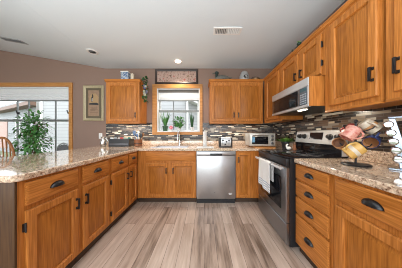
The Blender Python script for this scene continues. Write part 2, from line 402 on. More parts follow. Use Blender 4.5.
# mosaic backsplash and baseboard
ms = MB(); ms.prism([(-2.05, 0.90), (1.449, 0.90), (1.449, 1.385), (-0.029, 1.385), (-0.029, 1.133), (-1.081, 1.133), (-1.081, 1.385), (-2.05, 1.385)], [], lambda u, v, w: Vector((u, WY-w, v)), 0, 0.008)
struct(ms.obj('trim_1', MOSX, smooth=False))
ms = MB(); ms.box(RX-0.008, RX, 0.3, WY-0.008, 0.90, 1.43); struct(ms.obj('trim_2', MOSY, smooth=False))
b = MB(); b.box(LX, -1.74, WY-0.014, WY, 0, 0.09, 0.003); struct(b.obj('baseboard_back', OX))

# windows
def window(name, R, casing, sills, mull, munt, rail_z, yg=WY+0.095):
    x0, x1, z0, z1 = R
    m = MB(); f = lambda u, v, w: Vector((u, WY-w, v)); cl, cr, cb, ct = casing
    m.prism([(x0-cl, z0-cb), (x1+cr, z0-cb), (x1+cr, z1+ct), (x0-cl, z1+ct)], [[(x0, z0), (x1, z0), (x1, z1), (x0, z1)]], f, 0.001, 0.022)
    o = struct(m.obj(name, OCX, bevel=0.004))
    m = MB(); m.prism(rect2(R), [[(x0+0.02, z0+0.02), (x1-0.02, z0+0.02), (x1-0.02, z1-0.02), (x0+0.02, z1-0.02)]], f, -0.13, -0.001)
    m.obj('window_jamb', VINYL, o, bevel=0.002)
    m = MB()
    zr = rail_z
    xs = [x0+0.02]+mull+[x1-0.02]
    for a, c in zip(xs, xs[1:]):
        for za, zb, dy in ((z0+0.02, zr, 0.0), (zr, z1-0.02, 0.02)):
            m.prism([(a, za), (c, za), (c, zb), (a, zb)], [[(a+0.032, za+0.03), (c-0.032, za+0.03), (c-0.032, zb-0.022), (a+0.032, zb-0.022)]], lambda u, v, w: Vector((u, yg+dy+w, v)), -0.012, 0.018)
    m.obj('sash', VINYL, o, bevel=0.002)
    m = MB()
    for x in munt: m.box(x-0.008, x+0.008, yg-0.004, yg+0.02, z0+0.04, z1-0.04)
    m.box(x0+0.02, x1-0.02, yg-0.022, yg-0.0125, zr-0.018, zr+0.024)
    m.obj('muntins', GREYV, o, smooth=False)
    m = MB(); m.box(x0+0.03, x1-0.03, yg+0.006, yg+0.010, z0+0.03, z1-0.03); m.obj('pane', GLASS, o, smooth=False)
    if sills:
        m = MB(); m.box(x0+0.02, x1-0.02, WY-0.02, yg-0.013, z0, z0+0.022, 0.003); m.obj('window_sill', VINYL, o)
    return o
window('window_1', SW, (0.093, 0.060, 0.056, 0.084), True, [], [-0.66, -0.39], 1.64)
window('window_2', DW, (0.076, 0.076, 0.08, 0.085), False, [-3.62], [-4.05, -3.80, -3.22], 1.44)
def shade(R, z0, z1, label):
    t = thing('window_shade', label, 'shade', ((R[0]+R[1])/2, WY+0.05, z0))
    m = MB(); n = 6
    pts = []
    prof = []
    for i in range(n+1):
        z = z0+0.012+(z1-z0-0.012)*i/n; prof.append((z, WY+0.040)); 
        if i < n: prof.append((z+(z1-z0)/n/2, WY+0.030))
    for k, (z, y) in enumerate(prof):
        pts.append([Vector((R[0]+0.025, y, z)), Vector((R[1]-0.025, y, z)), Vector((R[1]-0.025, WY+0.085-(y-WY), z)), Vector((R[0]+0.025, WY+0.085-(y-WY), z))])
    m.rings(pts, True, True); m.obj('fabric', mat('shade_fabric', (0.74, 0.75, 0.76), 0.8), t, smooth=False)
    m = MB(); m.box(R[0]+0.022, R[1]-0.022, WY+0.024, WY+0.062, z0-0.012, z0+0.012, 0.003); m.obj('bottom_rail', GREYV, t)
    m = MB(); m.box(R[0]+0.022, R[1]-0.022, WY+0.026, WY+0.062, z1, R[3]-0.021, 0.003); m.obj('head_rail', mat('shaded_rail', (0.13, 0.115, 0.10), 0.5) if R is SW else VINYL, t)  # sink window's head rail coloured dark to stand for the shadow there
shade(SW, 1.86, 2.03, 'short white pleated shade drawn up at the top of the sink window')
shade(DW, 1.86, 2.115, 'wide white pleated shade at the top of the dining window')

# ------------------------------------------------------------------ outside
g = MB(); g.box(-30, 14, -30, 30, -0.5, -0.3); struct(g.obj('ground', blotch_mat('lawn', [(0.10, 0.13, 0.06), (0.2, 0.22, 0.13)], 3, 0.9), smooth=False))
SID = siding_mat('white_siding', (0.38, 0.385, 0.39)); SID2 = siding_mat('grey_siding', (0.25, 0.26, 0.27))
ROOF = blotch_mat('roof_shingle', [(0.30, 0.30, 0.31), (0.36, 0.36, 0.37)], 4, 0.9)
h = thing('house', 'white sided house wall close behind the sink window and right half of the dining window', 'house', (-2.6, 7.0, -0.3))
m = MB(); m.box(-8.15, 3.0, 7.0, 9.0, -0.3, 4.6); m.obj('wall', SID, h, smooth=False)
m = MB(); m.box(-8.19, -8.05, 6.96, 7.02, -0.3, 4.6); m.obj('corner_board', VINYL, h, smooth=False)
m = MB(); m.prism([(-0.85, 2.75), (0.35, 2.30), (0.35, 2.45), (-0.85, 2.90)], [], lambda u, v, w: Vector((u, w, v)), 6.3, 6.99); m.obj('porch_roof', VINYL, h, smooth=False)
m = MB(); m.box(-0.80, -0.72, 6.35, 6.43, -0.3, 2.73); m.obj('porch_post', VINYL, h, smooth=False)
h = thing('house', 'grey sided house with brown eave behind the left half of the dining window', 'house', (-12.5, 10, -0.3))
P1, P2 = Vector((-17.5, 12.0, 0)), Vector((-10.3, 8.75, 0)); U = (P2-P1).normalized(); Nn = Vector((-U.y, U.x, 0)); Ld = (P2-P1).length
def hf(u, v, w): return P1+U*u+Nn*w+Vector((0, 0, v))
m = MB(); m.prism([(0, -0.3), (Ld, -0.3), (Ld, 2.9), (0, 2.9)], [[(4.0, 0.95), (5.3, 0.95), (5.3, 2.2), (4.0, 2.2)]], hf, 0, 0.3); m.obj('wall', SID2, h, smooth=False)
m = MB(); m.prism([(-0.3, 2.88), (Ld+0.2, 2.88), (Ld+0.2, 3.10), (-0.3, 3.10)], [], hf, -0.5, 0.05); m.obj('eave', mat('brown_fascia', (0.16, 0.09, 0.06), 0.6), h, smooth=False)
m = MB(); m.rings([[hf(-0.3, 3.1, -0.5), hf(Ld+0.2, 3.1, -0.5), hf(Ld+0.2, 3.22, -0.5), hf(-0.3, 3.22, -0.5)], [hf(-0.3, 5.2, 4), hf(Ld+0.2, 5.2, 4), hf(Ld+0.2, 5.32, 4), hf(-0.3, 5.32, 4)]], True, True); m.obj('roof', ROOF, h, smooth=False)
m = MB(); m.prism([(3.9, 0.85), (5.4, 0.85), (5.4, 2.3), (3.9, 2.3)], [[(4.0, 0.95), (4.6, 0.95), (4.6, 2.2), (4.0, 2.2)], [(4.7, 0.95), (5.3, 0.95), (5.3, 2.2), (4.7, 2.2)]], hf, -0.03, 0.1); wf = m.obj('window', VINYL, h, smooth=False)
m = MB(); m.prism([(4.0, 0.95), (5.3, 0.95), (5.3, 2.2), (4.0, 2.2)], [], hf, 0.1, 0.13); m.obj('pane', mat('far_pane', (0.10, 0.14, 0.18), 0.1), wf, smooth=False)
m = MB(); m.prism([(0.2, 0.0), (2.0, 0.0), (2.0, 2.35), (0.2, 2.35)], [], hf, -0.04, -0.002); m.obj('garage_door', mat('pinkish_brown_door', (0.36, 0.22, 0.18), 0.6), h, smooth=False)
# patio chair seen through the dining window
t = thing('patio_chair', 'dark round-backed patio chair outside the dining window', 'chair', (-4.35, 4.25, -0.3))
m = MB(); pts = []
for i in range(13):
    a = PI*i/12; pts.append((-4.35+0.30*math.cos(a), 4.35, 0.35+0.52*math.sin(a)))
m.tube([(-4.05, 4.35, -0.3)]+pts+[(-4.65, 4.35, -0.3)], 0.022); m.obj('frame', GREYV, t)
m = MB(); m.prism([(-4.35+0.28*math.cos(PI*i/12), 0.33+0.5*math.sin(PI*i/12)) for i in range(13)], [], lambda u, v, w: Vector((u, w, v)), 4.34, 4.36); m.obj('backrest', mat('wicker_grey', (0.10, 0.10, 0.105), 0.8, noise=0.6), t)
m = MB(); m.box(-4.63, -4.07, 3.85, 4.33, 0.10, 0.16, 0.02); m.obj('seat', mat('wicker_grey', (0, 0, 0)), t)
for dx in (-0.26, 0.26): m = MB(); m.tube([(-4.35+dx, 3.88, -0.3), (-4.35+dx, 3.88, 0.11)], 0.02); m.obj('leg', GREYV, t)
o = MB().lathe([(0.12, 0), (0.16, 0.22), (0.18, 0.95), (0.20, 1.0), (0.16, 1.0), (0.15, 0.94)], (-3.75, 4.2, -0.3), 18).obj('planter', mat('blue_glaze', (0.10, 0.20, 0.45), 0.2), loc=(-3.75, 4.2, -0.3))
tag(o, 'tall blue glazed planter outside, right of the patio chair', 'planter')

# ------------------------------------------------------------------ base cabinets
BT = 0.868                                    # top of the carcases
def base_cab(label, F, u0, u1, dep, toe=0.03, parts=None, name='base_cabinet', group=None, toe_dep=None):
    mid = F((u0+u1)/2, 0, -dep/2)
    t = thing(name, label, 'cabinet', (mid.x, mid.y, 0), group)
    m = MB(); F.box(m, u0+0.001, u1-0.001, 0.085, BT, -dep, 0); m.obj('body', OZ, t, smooth=False)
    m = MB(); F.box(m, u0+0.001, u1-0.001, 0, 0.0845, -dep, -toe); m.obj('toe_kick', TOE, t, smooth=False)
    return t
FI = Face('X', -1.108, 1)                     # peninsula face (looks +X)
unit = [(0.828, 1.241, 0.862, 1.217, 'hi', 'lo'), (1.241, 1.632, 1.267, 1.604, 'lo', None), (1.632, 2.030, 1.664, 2.010, 'hi', 'lo'), (2.030, 2.330, 2.054, 2.285, 'lo', None)]
IL = ['oak base cabinet at the near end of the peninsula, nearest the camera', 'second oak base cabinet from the near end of the peninsula',
      'third oak base cabinet from the near end of the peninsula', 'narrow oak base cabinet at the far corner end of the peninsula']
for (u0, u1, d0, d1, pl, hg), lb in zip(unit, IL):
    t = base_cab(lb, FI, u0, u1, 0.60, group='peninsula base cabinets')
    drawer(FI, d0, d1, 0.705, 0.850, t)
    door(FI, d0, d1, 0.105, 0.675, t, pull=pl, hinges=hg)
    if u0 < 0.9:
        m = MB(); m.box(-1.712, -1.104, 0.815, 0.8275, 0.0, BT, 0.002); m.obj('end_panel', wood('dark_brown_end_panel', (0.045, 0.02, 0.008), (0.10, 0.047, 0.018), 'Z'), t)  # end panel in a much darker brown than the oak fronts
FB = Face('Y', 2.33, -1)                      # back run face
t = base_cab('wide oak two-door cabinet under the sink window, left of the dishwasher', FB, -1.106, -0.128, 0.60, toe=0.04, name='sink_cabinet')
drawer(FB, -0.965, -0.150, 0.705, 0.845, t, pull=False)
door(FB, -0.965, -0.600, 0.105, 0.665, t, pull='hi'); door(FB, -0.530, -0.150, 0.105, 0.665, t, pull='lo')
t = base_cab('narrow oak corner cabinet between the dishwasher and the range', FB, 0.530, 1.44, 0.60, toe=0.04, name='corner_cabinet')
door(FB, 0.548, 0.775, 0.105, 0.845, t, pull='lo', fr=0.05)
m = MB(); m.box(0.90, 1.44, 2.118, 2.329, 0.085, BT); m.obj('filler', OZ, t, smooth=False)
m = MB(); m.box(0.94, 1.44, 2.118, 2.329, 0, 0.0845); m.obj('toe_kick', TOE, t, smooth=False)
FR = Face('X', 0.912, -1)                     # right run face
t = base_cab('oak four-drawer base cabinet right of the range', FR, 0.985, 1.380, 0.53, toe=0.03, name='drawer_cabinet')
for a, c in ((0.722, 0.856), (0.560, 0.700), (0.393, 0.538), (0.095, 0.371)): drawer(FR, 1.008, 1.372, a, c, t)
t = base_cab('oak cabinet with one wide drawer over a door, at the right edge of the photo', FR, 0.46, 0.984, 0.53, toe=0.03)
drawer(FR, 0.525, 0.958, 0.705, 0.850, t); door(FR, 0.525, 0.958, 0.105, 0.668, t, fr=0.06)

# ------------------------------------------------------------------ countertops
def zf(u, v, w): return Vector((u, v, w))
t = thing('countertop', 'speckled brown granite countertop running from the peninsula along the sink wall', 'countertop', (-1.0, 2.4, BT))
SK = (-0.92, -0.30, 2.44, 2.80)
m = MB(); m.prism([(-2.08, 0.80), (-1.115, 0.80), (-1.083, 0.835), (-1.083, 2.305), (0.885, 2.305), (0.885, 2.112), (1.44, 2.112), (1.44, 2.93), (-2.08, 2.93)], [[(SK[0], SK[2]), (SK[1], SK[2]), (SK[1], SK[3]), (SK[0], SK[3])]], zf, BT+0.0005, 0.91)
m.obj('slab', GRAN, t, bevel=0.008)
m = MB(); m.box(-2.075, 1.425, 2.911, 2.931, 0.9105, 1.01, 0.003); m.obj('backsplash_curb', GRAN, t)
m = MB(); m.box(1.424, 1.441, 2.112, 2.910, 0.9105, 1.01, 0.003); m.obj('backsplash_curb', GRAN, t)
t = thing('countertop', 'speckled brown granite countertop on the right, in front of the range', 'countertop', (1.15, 0.9, BT))
m = MB(); m.prism([(0.885, 0.45), (1.44, 0.45), (1.44, 1.382), (0.885, 1.382)], [], zf, BT+0.0005, 0.91); m.obj('slab', GRAN, t, bevel=0.008)
m = MB(); m.box(1.424, 1.441, 0.45, 1.382, 0.9105, 1.01, 0.003); m.obj('backsplash_curb', GRAN, t)
# bar supports below the peninsula overhang
t = thing('peninsula_back_panel', 'oak panel closing the dining side of the peninsula', 'panel', (-1.75, 1.6, 0))
m = MB(); m.box(-1.74, -1.715, 0.82, 2.925, 0, BT-0.001); m.obj('panel', OZ, t, smooth=False)
for y in (1.1, 1.8, 2.5):
    m = MB(); m.prism([(-1.7405, BT-0.001), (-2.0, BT-0.001), (-2.0, BT-0.04), (-1.7405, BT-0.26)], [], lambda u, v, w: Vector((u, w, v)), y-0.02, y+0.02); m.obj('bracket', OZ, t, smooth=False)
# sink + faucet
t = thing('sink', 'stainless undermount sink below the window', 'sink', ((SK[0]+SK[1])/2, 2.62, 0.70))
def rct(i, z): return [Vector((SK[0]+i, SK[2]+i, z)), Vector((SK[1]-i, SK[2]+i, z)), Vector((SK[1]-i, SK[3]-i, z)), Vector((SK[0]+i, SK[3]-i, z))]
m = MB(); m.rings([rct(0.001, 0.911), rct(0.001, 0.72), rct(0.0, 0.71), rct(0.02, 0.715), rct(0.012, 0.73), rct(0.010, 0.911), rct(0.001, 0.911)]); m.bm.faces.new([m.bm.verts.new(p) for p in rct(0.02, 0.715)])
m.obj('basin', STEEL, t)
m = MB(); m.prism([(SK[0]-0.012, SK[2]-0.012), (SK[1]+0.012, SK[2]-0.012), (SK[1]+0.012, SK[3]+0.012), (SK[0]-0.012, SK[3]+0.012)], [[(SK[0]+0.01, SK[2]+0.01), (SK[1]-0.01, SK[2]+0.01), (SK[1]-0.01, SK[3]-0.01), (SK[0]+0.01, SK[3]-0.01)]], zf, 0.9105, 0.914); m.obj('rim', STEEL, t)
m = MB(); m.lathe([(0.03, 0), (0.045, 0.004), (0.04, 0.006), (0.01, 0.002)], (-0.61, 2.62, 0.716), 16); m.obj('drain', CHROME, t)
fx, fy = -0.50, 2.855
t = thing('faucet', 'chrome high-arc kitchen faucet behind the sink', 'faucet', (fx, fy, 0.91))
m = MB(); m.lathe([(0.03, 0.001), (0.03, 0.012), (0.022, 0.03), (0.020, 0.10), (0.014, 0.12)], (fx, fy, 0.91)); m.obj('base', CHROME, t)
m = MB(); pts = [(fx, fy, 1.02), (fx, fy, 1.12)]
for i in range(1, 11):
    a = PI*i/10*0.92; pts.append((fx, fy-0.085+0.085*math.cos(a), 1.12+0.085*math.sin(a)))
pts.append((fx, pts[-1][1]-0.006, 1.07)); m.tube(pts, 0.013, 10); m.obj('spout', CHROME, t)
m = MB(); e = Vector(pts[-1]); m.lathe([(0.014, 0.02), (0.018, 0.0), (0.017, -0.045), (0.012, -0.05)], e, 14); m.obj('spray_head', CHROME, t)
m = MB(); m.tube([(fx+0.015, fy, 0.985), (fx+0.05, fy-0.01, 1.0), (fx+0.085, fy-0.02, 1.03)], [0.012, 0.008, 0.006]); m.obj('lever', CHROME, t)

# ------------------------------------------------------------------ dishwasher
t = thing('dishwasher', 'stainless steel dishwasher left of the corner cabinet', 'dishwasher', (0.2, 2.6, 0))
FD = Face('Y', 2.330, -1)
m = MB(); m.box(-0.126, 0.527, 2.335, 2.92, 0.09, BT-0.004); m.obj('body', STEELD, t, smooth=False)
m = MB(); FD.box(m, -0.118, 0.515, 0.085, 0.790, 0, 0.032, 0.006); d = m.obj('door', STEEL, t)
m = MB(); FD.box(m, -0.118, 0.515, 0.793, 0.860, 0, 0.032, 0.005); m.obj('control_strip', STEEL, t)
m = MB(); FD.box(m, 0.10, 0.30, 0.797, 0.824, 0.0325, 0.0345, 0.001); m.obj('handle_pocket', BLACK, t)
m = MB(); m.tube([FD(0.10, 0.832, 0.034), FD(0.15, 0.830, 0.040), FD(0.25, 0.830, 0.040), FD(0.30, 0.832, 0.034)], 0.004); m.obj('handle', STEEL, t)
m = MB(); FD.box(m, -0.118, 0.515, 0.0, 0.078, -0.04, -0.005); m.obj('kick_plate', BLACK, t, smooth=False)
m = MB(); FD.box(m, 0.40, 0.46, 0.165, 0.172, 0.0322, 0.0330); FD.box(m, 0.41, 0.45, 0.150, 0.156, 0.0322, 0.0330); m.obj('badge', mat('badge_white', (0.85, 0.85, 0.85), 0.4), d, smooth=False)
m = MB(); m.lathe([(0.011, 0), (0.011, 0.0015)], (0, 0, 0), 16, Matrix.Translation((0.175, 2.2975, 0.19)) @ Matrix.Rotation(PI/2, 4, 'X')); m.obj('emblem', mat('badge_grey', (0.35, 0.35, 0.36), 0.3, 0.8), d)

# ------------------------------------------------------------------ range
RY0, RY1, RF = 1.388, 2.106, 0.850
t = thing('range', 'stainless steel electric range with black glass top and oven door window', 'range', (1.12, 1.75, 0))
FO = Face('X', RF, -1)
m = MB(); m.box(RF, 1.435, RY0, RY1, 0.03, 0.905); m.obj('body', BLACK, t, smooth=False)
m = MB(); m.box(RF-0.030, 1.432, RY0-0.002, RY1+0.001, 0.9055, 0.922, 0.006); ct = m.obj('cooktop', BLACKG, t)
for bx, by, br in ((1.0, 1.57, 0.105), (1.0, 1.93, 0.08), (1.24, 1.57, 0.08), (1.24, 1.93, 0.10)):
    m = MB(); m.prism([(bx+br*math.cos(2*PI*i/28), by+br*math.sin(2*PI*i/28)) for i in range(28)], [[(bx+(br-0.004)*math.cos(2*PI*i/28), by+(br-0.004)*math.sin(2*PI*i/28)) for i in range(28)]], zf, 0.9222, 0.9226); m.obj('burner_ring', mat('burner_grey', (0.16, 0.16, 0.165), 0.3), ct)
m = MB(); m.rings([FO.rect(RY0+0.004, RY1-0.004, 0.265, 0.815, i, d) for i, d in ((0.0, 0.001), (0, 0.028), (0.006, 0.034), (0.10, 0.034), (0.106, 0.030))], True, True); od = m.obj('oven_door', STEELD, t)
m = MB(); FO.box(m, RY0+0.095, RY1-0.095, 0.36, 0.700, 0.0305, 0.037, 0.004); m.obj('door_window', BLACKG, od)
m = MB(); FO.box(m, RY0+0.004, RY1-0.004, 0.822, 0.902, 0.001, 0.030, 0.004); m.obj('front_trim', BLACK, t)
m = MB(); hz, hw = 0.805, 0.075
m.tube([FO(RY0+0.03, hz, hw), FO((RY0+RY1)/2, hz, hw+0.006), FO(RY1-0.03, hz, hw)], 0.016, 10)
for y in (RY0+0.06, RY1-0.06): m.tube([FO(y, hz, hw), FO(y, hz-0.01, 0.030)], 0.012)
m.obj('handle', SATIN, od)
m = MB(); m.rings([FO.rect(RY0+0.004, RY1-0.004, 0.045, 0.255, i, d) for i, d in ((0, 0.001), (0, 0.028), (0.006, 0.034))], True, True); m.obj('storage_drawer', STEELD, t)
for y in (RY0+0.05, RY1-0.05):
    for x in (RF+0.05, 1.38): m = MB(); m.lathe([(0.02, 0), (0.02, 0.029)], (x, y, 0), 10); m.obj('foot', BLACK, t)
# backguard: slanted panel
m = MB(); m.prism([(1.375, 0.9225), (1.432, 0.9225), (1.432, 1.19), (1.415, 1.195), (1.40, 1.185), (1.372, 1.04)], [], lambda u, v, w: Vector((u, w, v)), RY0, RY1); bgd = m.obj('backguard', SATIN, t, bevel=0.004)
sl = math.atan2(0.028, 0.145)
def bgp(y, v, w): return Vector((1.372+v*math.sin(sl)-w*math.cos(sl), y, 1.04+v*math.cos(sl)+w*math.sin(sl)))
def bg_box(mb, y0, y1, v0, v1, w0, w1):
    lo_, hi_ = [bgp(a, b, w0) for a, b in ((y0, v0), (y1, v0), (y1, v1), (y0, v1))], [bgp(a, b, w1) for a, b in ((y0, v0), (y1, v0), (y1, v1), (y0, v1))]
    mb.rings([lo_, hi_], True, True)
m = MB(); bg_box(m, 1.635, 1.835, 0.045, 0.130, 0.0005, 0.004); dp = m.obj('display', BLACKG, bgd, smooth=False)
m = MB(); m.box(1.366, 1.3735, RY0+0.01, RY1-0.01, 0.9225, 1.035); m.obj('lower_trim', BLACKG, t, smooth=False)
for y in (1.435, 1.535, 1.925, 2.015):
    m = MB(); Mk = Matrix.Translation(bgp(y, 0.078, 0.0005)) @ Matrix.Rotation(-PI/2+sl, 4, 'Y')
    m.lathe([(0.032, 0), (0.032, 0.008), (0.026, 0.012), (0.022, 0.036), (0.014, 0.040)], (0, 0, 0), 16, Mk); m.obj('knob', BLACK, bgd)
# dish towel on the oven handle
def cloth(name, label, cat, F, u0, u1, vtop, vf, vb, wc, r, m_, amp=0.006, skew=0.0):
    t = thing(name, label, cat, F((u0+u1)/2, vf, wc)); mb = MB(); nu = 16; path = []
    for i in range(10): path.append((vf+(vtop-vf)*i/9, r))
    for i in range(1, 6): a = PI*i/6; path.append((vtop+r*math.sin(a), r*math.cos(a)))
    for i in range(8): path.append((vtop-(vtop-vb)*i/7, -r))
    def pt(k, j, th):
        v, w_ = path[k]; s = j/nu; drop = max(0, (vtop-v)/(vtop-vf)) if w_ > 0 else 0
        u = u0+(u1-u0)*(0.5+(s-0.5)*(1+0.10*drop))+skew*drop
        return F(u, v-0.010*math.sin(s*5)*drop, wc+w_*(1+th/r)+amp*drop*math.sin(s*13+1)+(0.010*drop if w_ > 0 else 0))
    V = [[[mb.bm.verts.new(pt(k, j, th)) for j in range(nu+1)] for k in range(len(path))] for th in (0, 0.0035)]
    for S in V:
        for k in range(len(path)-1):
            for j in range(nu): mb.bm.faces.new((S[k][j], S[k][j+1], S[k+1][j+1], S[k+1][j]))
    K = len(path)-1
    for k in range(K):
        for j in (0, nu): mb.bm.faces.new((V[0][k][j], V[0][k+1][j], V[1][k+1][j], V[1][k][j]))
    for j in range(nu):
        for k in (0, K): mb.bm.faces.new((V[0][k][j], V[0][k][j+1], V[1][k][j+1], V[1][k][j]))
    mb.obj('cloth', m_, t); return t
cloth('dish_towel', 'white dish towel with grey blue stripes hanging on the oven door handle', 'towel', FO, 1.60, 1.895, 0.805, 0.49, 0.60, 0.081, 0.021, stripe_mat('towel_stripes', (0.78, 0.77, 0.75), (0.42, 0.47, 0.55), 0, 0.10, 0.026), skew=-0.03)

# ------------------------------------------------------------------ upper cabinets
UB, UT = 1.362, 2.125
def upper(label, F, u0, u1, dep, v0=UB, doors=(), group='oak wall cabinets', crown=(0, 0), light=True):
    mid = F((u0+u1)/2, v0, -dep/2)
    t = thing('wall_cabinet', label, 'cabinet', mid, group)
    m = MB(); F.box(m, u0+0.001, u1-0.001, v0, UT, -dep, 0)
    m.obj('body', OZ, t, smooth=False)
    if light:
        m = MB(); F.box(m, u0+0.001, u1-0.001, v0-0.018, v0-0.0005, -0.02, 0.004, 0.002); m.obj('light_rail', F.grain(), t)
    m = MB(); c0, c1 = u0+0.0005-crown[0], u1-0.0005+crown[1]
    prof = [(-dep, UT+0.0005), (0.001, UT+0.0005), (0.010, UT+0.006), (0.016, UT+0.022), (0.026, UT+0.030), (0.026, UT+0.042), (-dep, UT+0.042)]
    m.rings([[F(c0, v, w_) for w_, v in prof], [F(c1, v, w_) for w_, v in prof]], True, True); m.obj('crown_moulding', F.grain(), t)
    for dd in doors: door(F, parent=t, **dd)
    return t
FUB = Face('Y', 2.61, -1); FUR = Face('X', 1.12, -1)
upper('single oak wall cabinet left of the sink window', FUB, -1.825, -1.203, 0.328, doors=[dict(u0=-1.785, u1=-1.245, v0=1.385, v1=2.095, pull='hi', pull_v=1.50)], crown=(0.02, 0.02))
upper('two-door oak wall cabinet right of the sink window', FUB, 0.108, 1.1, 0.328, doors=[dict(u0=0.145, u1=0.575, v0=1.385, v1=2.095, pull='hi', pull_v=1.50), dict(u0=0.615, u1=1.075, v0=1.385, v1=2.095, pull='lo', pull_v=1.50)], crown=(0.02, 0))
upper('oak corner wall cabinet beyond the microwave', FUR, 2.045, 2.605, 0.328, doors=[dict(u0=2.075, u1=2.49, v0=1.385, v1=2.095)], crown=(0, -0.0))
upper('short double-door oak wall cabinet above the microwave', FUR, 1.295, 2.044, 0.328, v0=1.70, doors=[dict(u0=1.655, u1=2.00, v0=1.72, v1=2.095, pull='lo', pull_v=1.83), dict(u0=1.322, u1=1.605, v0=1.72, v1=2.095, pull='hi', hinges='lo', pull_v=1.83)], light=False)
upper('large single-door oak wall cabinet over the mugs, right of the microwave', FUR, 0.878, 1.294, 0.328, doors=[dict(u0=0.892, u1=1.235, v0=1.395, v1=2.095, pull='lo', pull_v=1.54)])
upper('oak wall cabinet at the right edge of the photo', FUR, 0.45, 0.864, 0.328, doors=[dict(u0=0.480, u1=0.816, v0=1.395, v1=2.095, pull='hi', pull_v=1.54)])

# ------------------------------------------------------------------ microwave
t = thing('microwave', 'low stainless over-the-range microwave under the short wall cabinet', 'microwave', (1.22, 1.68, 1.40))
FM = Face('X', 1.02, -1); m0, m1, mz0, mz1 = 1.330, 2.030, 1.412, 1.672
m = MB(); m.box(1.02, 1.445, m0, m1, mz0+0.004, 1.695); m.obj('body', BLACK, t, smooth=False)
m = MB(); m.box(0.995, 1.30, m0-0.014, m0-0.001, mz0+0.004, 1.694, 0.002); m.obj('side_panel', OZ, t)
m = MB(); FM.box(m, m0, m1, 1.612, 1.694, 0.001, 0.034, 0.006); m.obj('vent_strip', SATIN, t)
m = MB(); FM.box(m, m0, m1, mz0, 1.436, 0.001, 0.034, 0.004); m.obj('lower_strip', SATIN, t)
m = MB(); FM.box(m, m0+0.125, m1, 1.437, 1.611, 0.001, 0.030, 0.004); dr = m.obj('door', STEELD, t)
m = MB(); FM.box(m, m0+0.150, m1-0.045, 1.444, 1.604, 0.0302, 0.036, 0.003); m.obj('door_window', BLACKG, dr)
m = MB(); FM.box(m, m0+0.012, m0+0.124, 1.437, 1.611, 0.001, 0.031, 0.003); cp = m.obj('control_panel', mat('control_panel_grey', (0.11, 0.13, 0.15), 0.15), t)
m = MB(); FM.box(m, m0, m0+0.0115, 1.437, 1.611, 0.001, 0.033, 0.002); m.obj('end_strip', SATIN, t)
m = MB()
for r_ in range(5):
    for c_ in range(3): FM.box(m, m0+0.024+0.032*c_, m0+0.046+0.032*c_, 1.447+0.022*r_, 1.460+0.022*r_, 0.0312, 0.0325)
m.obj('keypad', mat('key_grey', (0.32, 0.36, 0.40), 0.4), cp, smooth=False)
m = MB(); FM.box(m, m0+0.024, m0+0.112, 1.572, 1.602, 0.0312, 0.0325); m.obj('clock_display', mat('clock_teal', (0.05, 0.12, 0.14), 0.1), cp, smooth=False)
m = MB(); m.box(1.07, 1.11, 1.50, 1.60, mz0-0.002, mz0+0.003, 0.001); m.obj('task_lamp', mat('task_lamp_glow', (0.9, 0.85, 0.7), 0.4, noise=0, emit=(1, 0.9, 0.7), es=5), t)
area('task_lamp_light', (1.09, 1.55, mz0-0.006), (0, 0, 0), 0.04, 0.1, 1.5, (1, 0.88, 0.7))
area('under_cabinet_light', (0.6, 2.78, UB-0.02), (0, 0, 0), 0.8, 0.03, 1.3, (1, 0.93, 0.84))
area('under_cabinet_light', (-1.5, 2.78, UB-0.02), (0, 0, 0), 0.45, 0.03, 2.4, (1, 0.91, 0.78))

# ------------------------------------------------------------------ ceiling fittings
def recessed(label, x, y, on):
    t = thing('recessed_light', label, 'ceiling light', (x, y, CH), 'recessed ceiling lights')
    m = MB(); m.lathe([(0.055, -0.001), (0.085, -0.001), (0.085, -0.006), (0.062, -0.012), (0.052, -0.004)], (x, y, CH), 28); m.obj('trim_ring', WHITE, t)
    if on:
        m = MB(); m.lathe([(0.052, -0.003), (0.052, -0.008), (0.03, -0.010)], (x, y, CH), 24); m.obj('lamp', mat('lamp_glow', (1, 0.95, 0.85), 0.5, noise=0, emit=(1, 0.93, 0.82), es=6), t)
        l = bpy.data.lights.new('recessed_spot', 'SPOT'); l.energy = 26; l.spot_size = 2.0; l.spot_blend = 0.6; l.shadow_soft_size = 0.05; l.color = (1, 0.88, 0.72)
        lo = bpy.data.objects.new('recessed_spot', l); C.objects.link(lo); lo.location = (x, y, CH-0.02)
    else:
        m = MB(); m.lathe([(0.052, -0.002), (0.050, -0.010), (0.03, -0.011)], (x, y, CH), 24); m.obj('gimbal', mat('gimbal_grey', (0.17, 0.17, 0.17), 0.4), t)
        m = MB(); m.box(x-0.04, x+0.04, y-0.012, y+0.012, CH-0.020, CH-0.0112, 0.003); m.obj('lamp_bar', BLACK, t)
recessed('lit round recessed ceiling light above the sink window', -0.49, 2.64, True)
recessed('unlit round recessed ceiling light with a dark centre, left of the lit one', -1.86, 2.335, False)
t = thing('ceiling_vent', 'white rectangular ceiling vent in the flat ceiling above the aisle', 'vent', (0.31, 1.87, CH), 'ceiling vents')
m = MB(); m.prism([(0.125, 1.80), (0.495, 1.80), (0.495, 1.935), (0.125, 1.935)], [[(0.15, 1.82), (0.305, 1.82), (0.305, 1.915), (0.15, 1.915)], [(0.315, 1.82), (0.47, 1.82), (0.47, 1.915), (0.315, 1.915)]], zf, CH-0.010, CH-0.0005); m.obj('frame', WHITE, t, bevel=0.002)
m = MB(); m.box(0.14, 0.48, 1.81, 1.925, CH-0.002, CH-0.0004); m.obj('backing', mat('duct_dark', (0.05, 0.05, 0.05), 0.8), t, smooth=False)
for side, tilt in ((0.15, -0.7), (0.315, 0.7)):
    for i in range(7):
        x = side+0.011+i*0.0222; m = MB()
        m.box(-0.0105, 0.0105, 1.821, 1.914, -0.0006, 0.0006, M=Matrix.Translation((x, 0, CH-0.008)) @ Matrix.Rotation(tilt, 4, 'Y')); m.obj('louver', WHITE, t, smooth=False)
vx, vy = -3.24, 2.374; vz = slope_z(vx, vy)
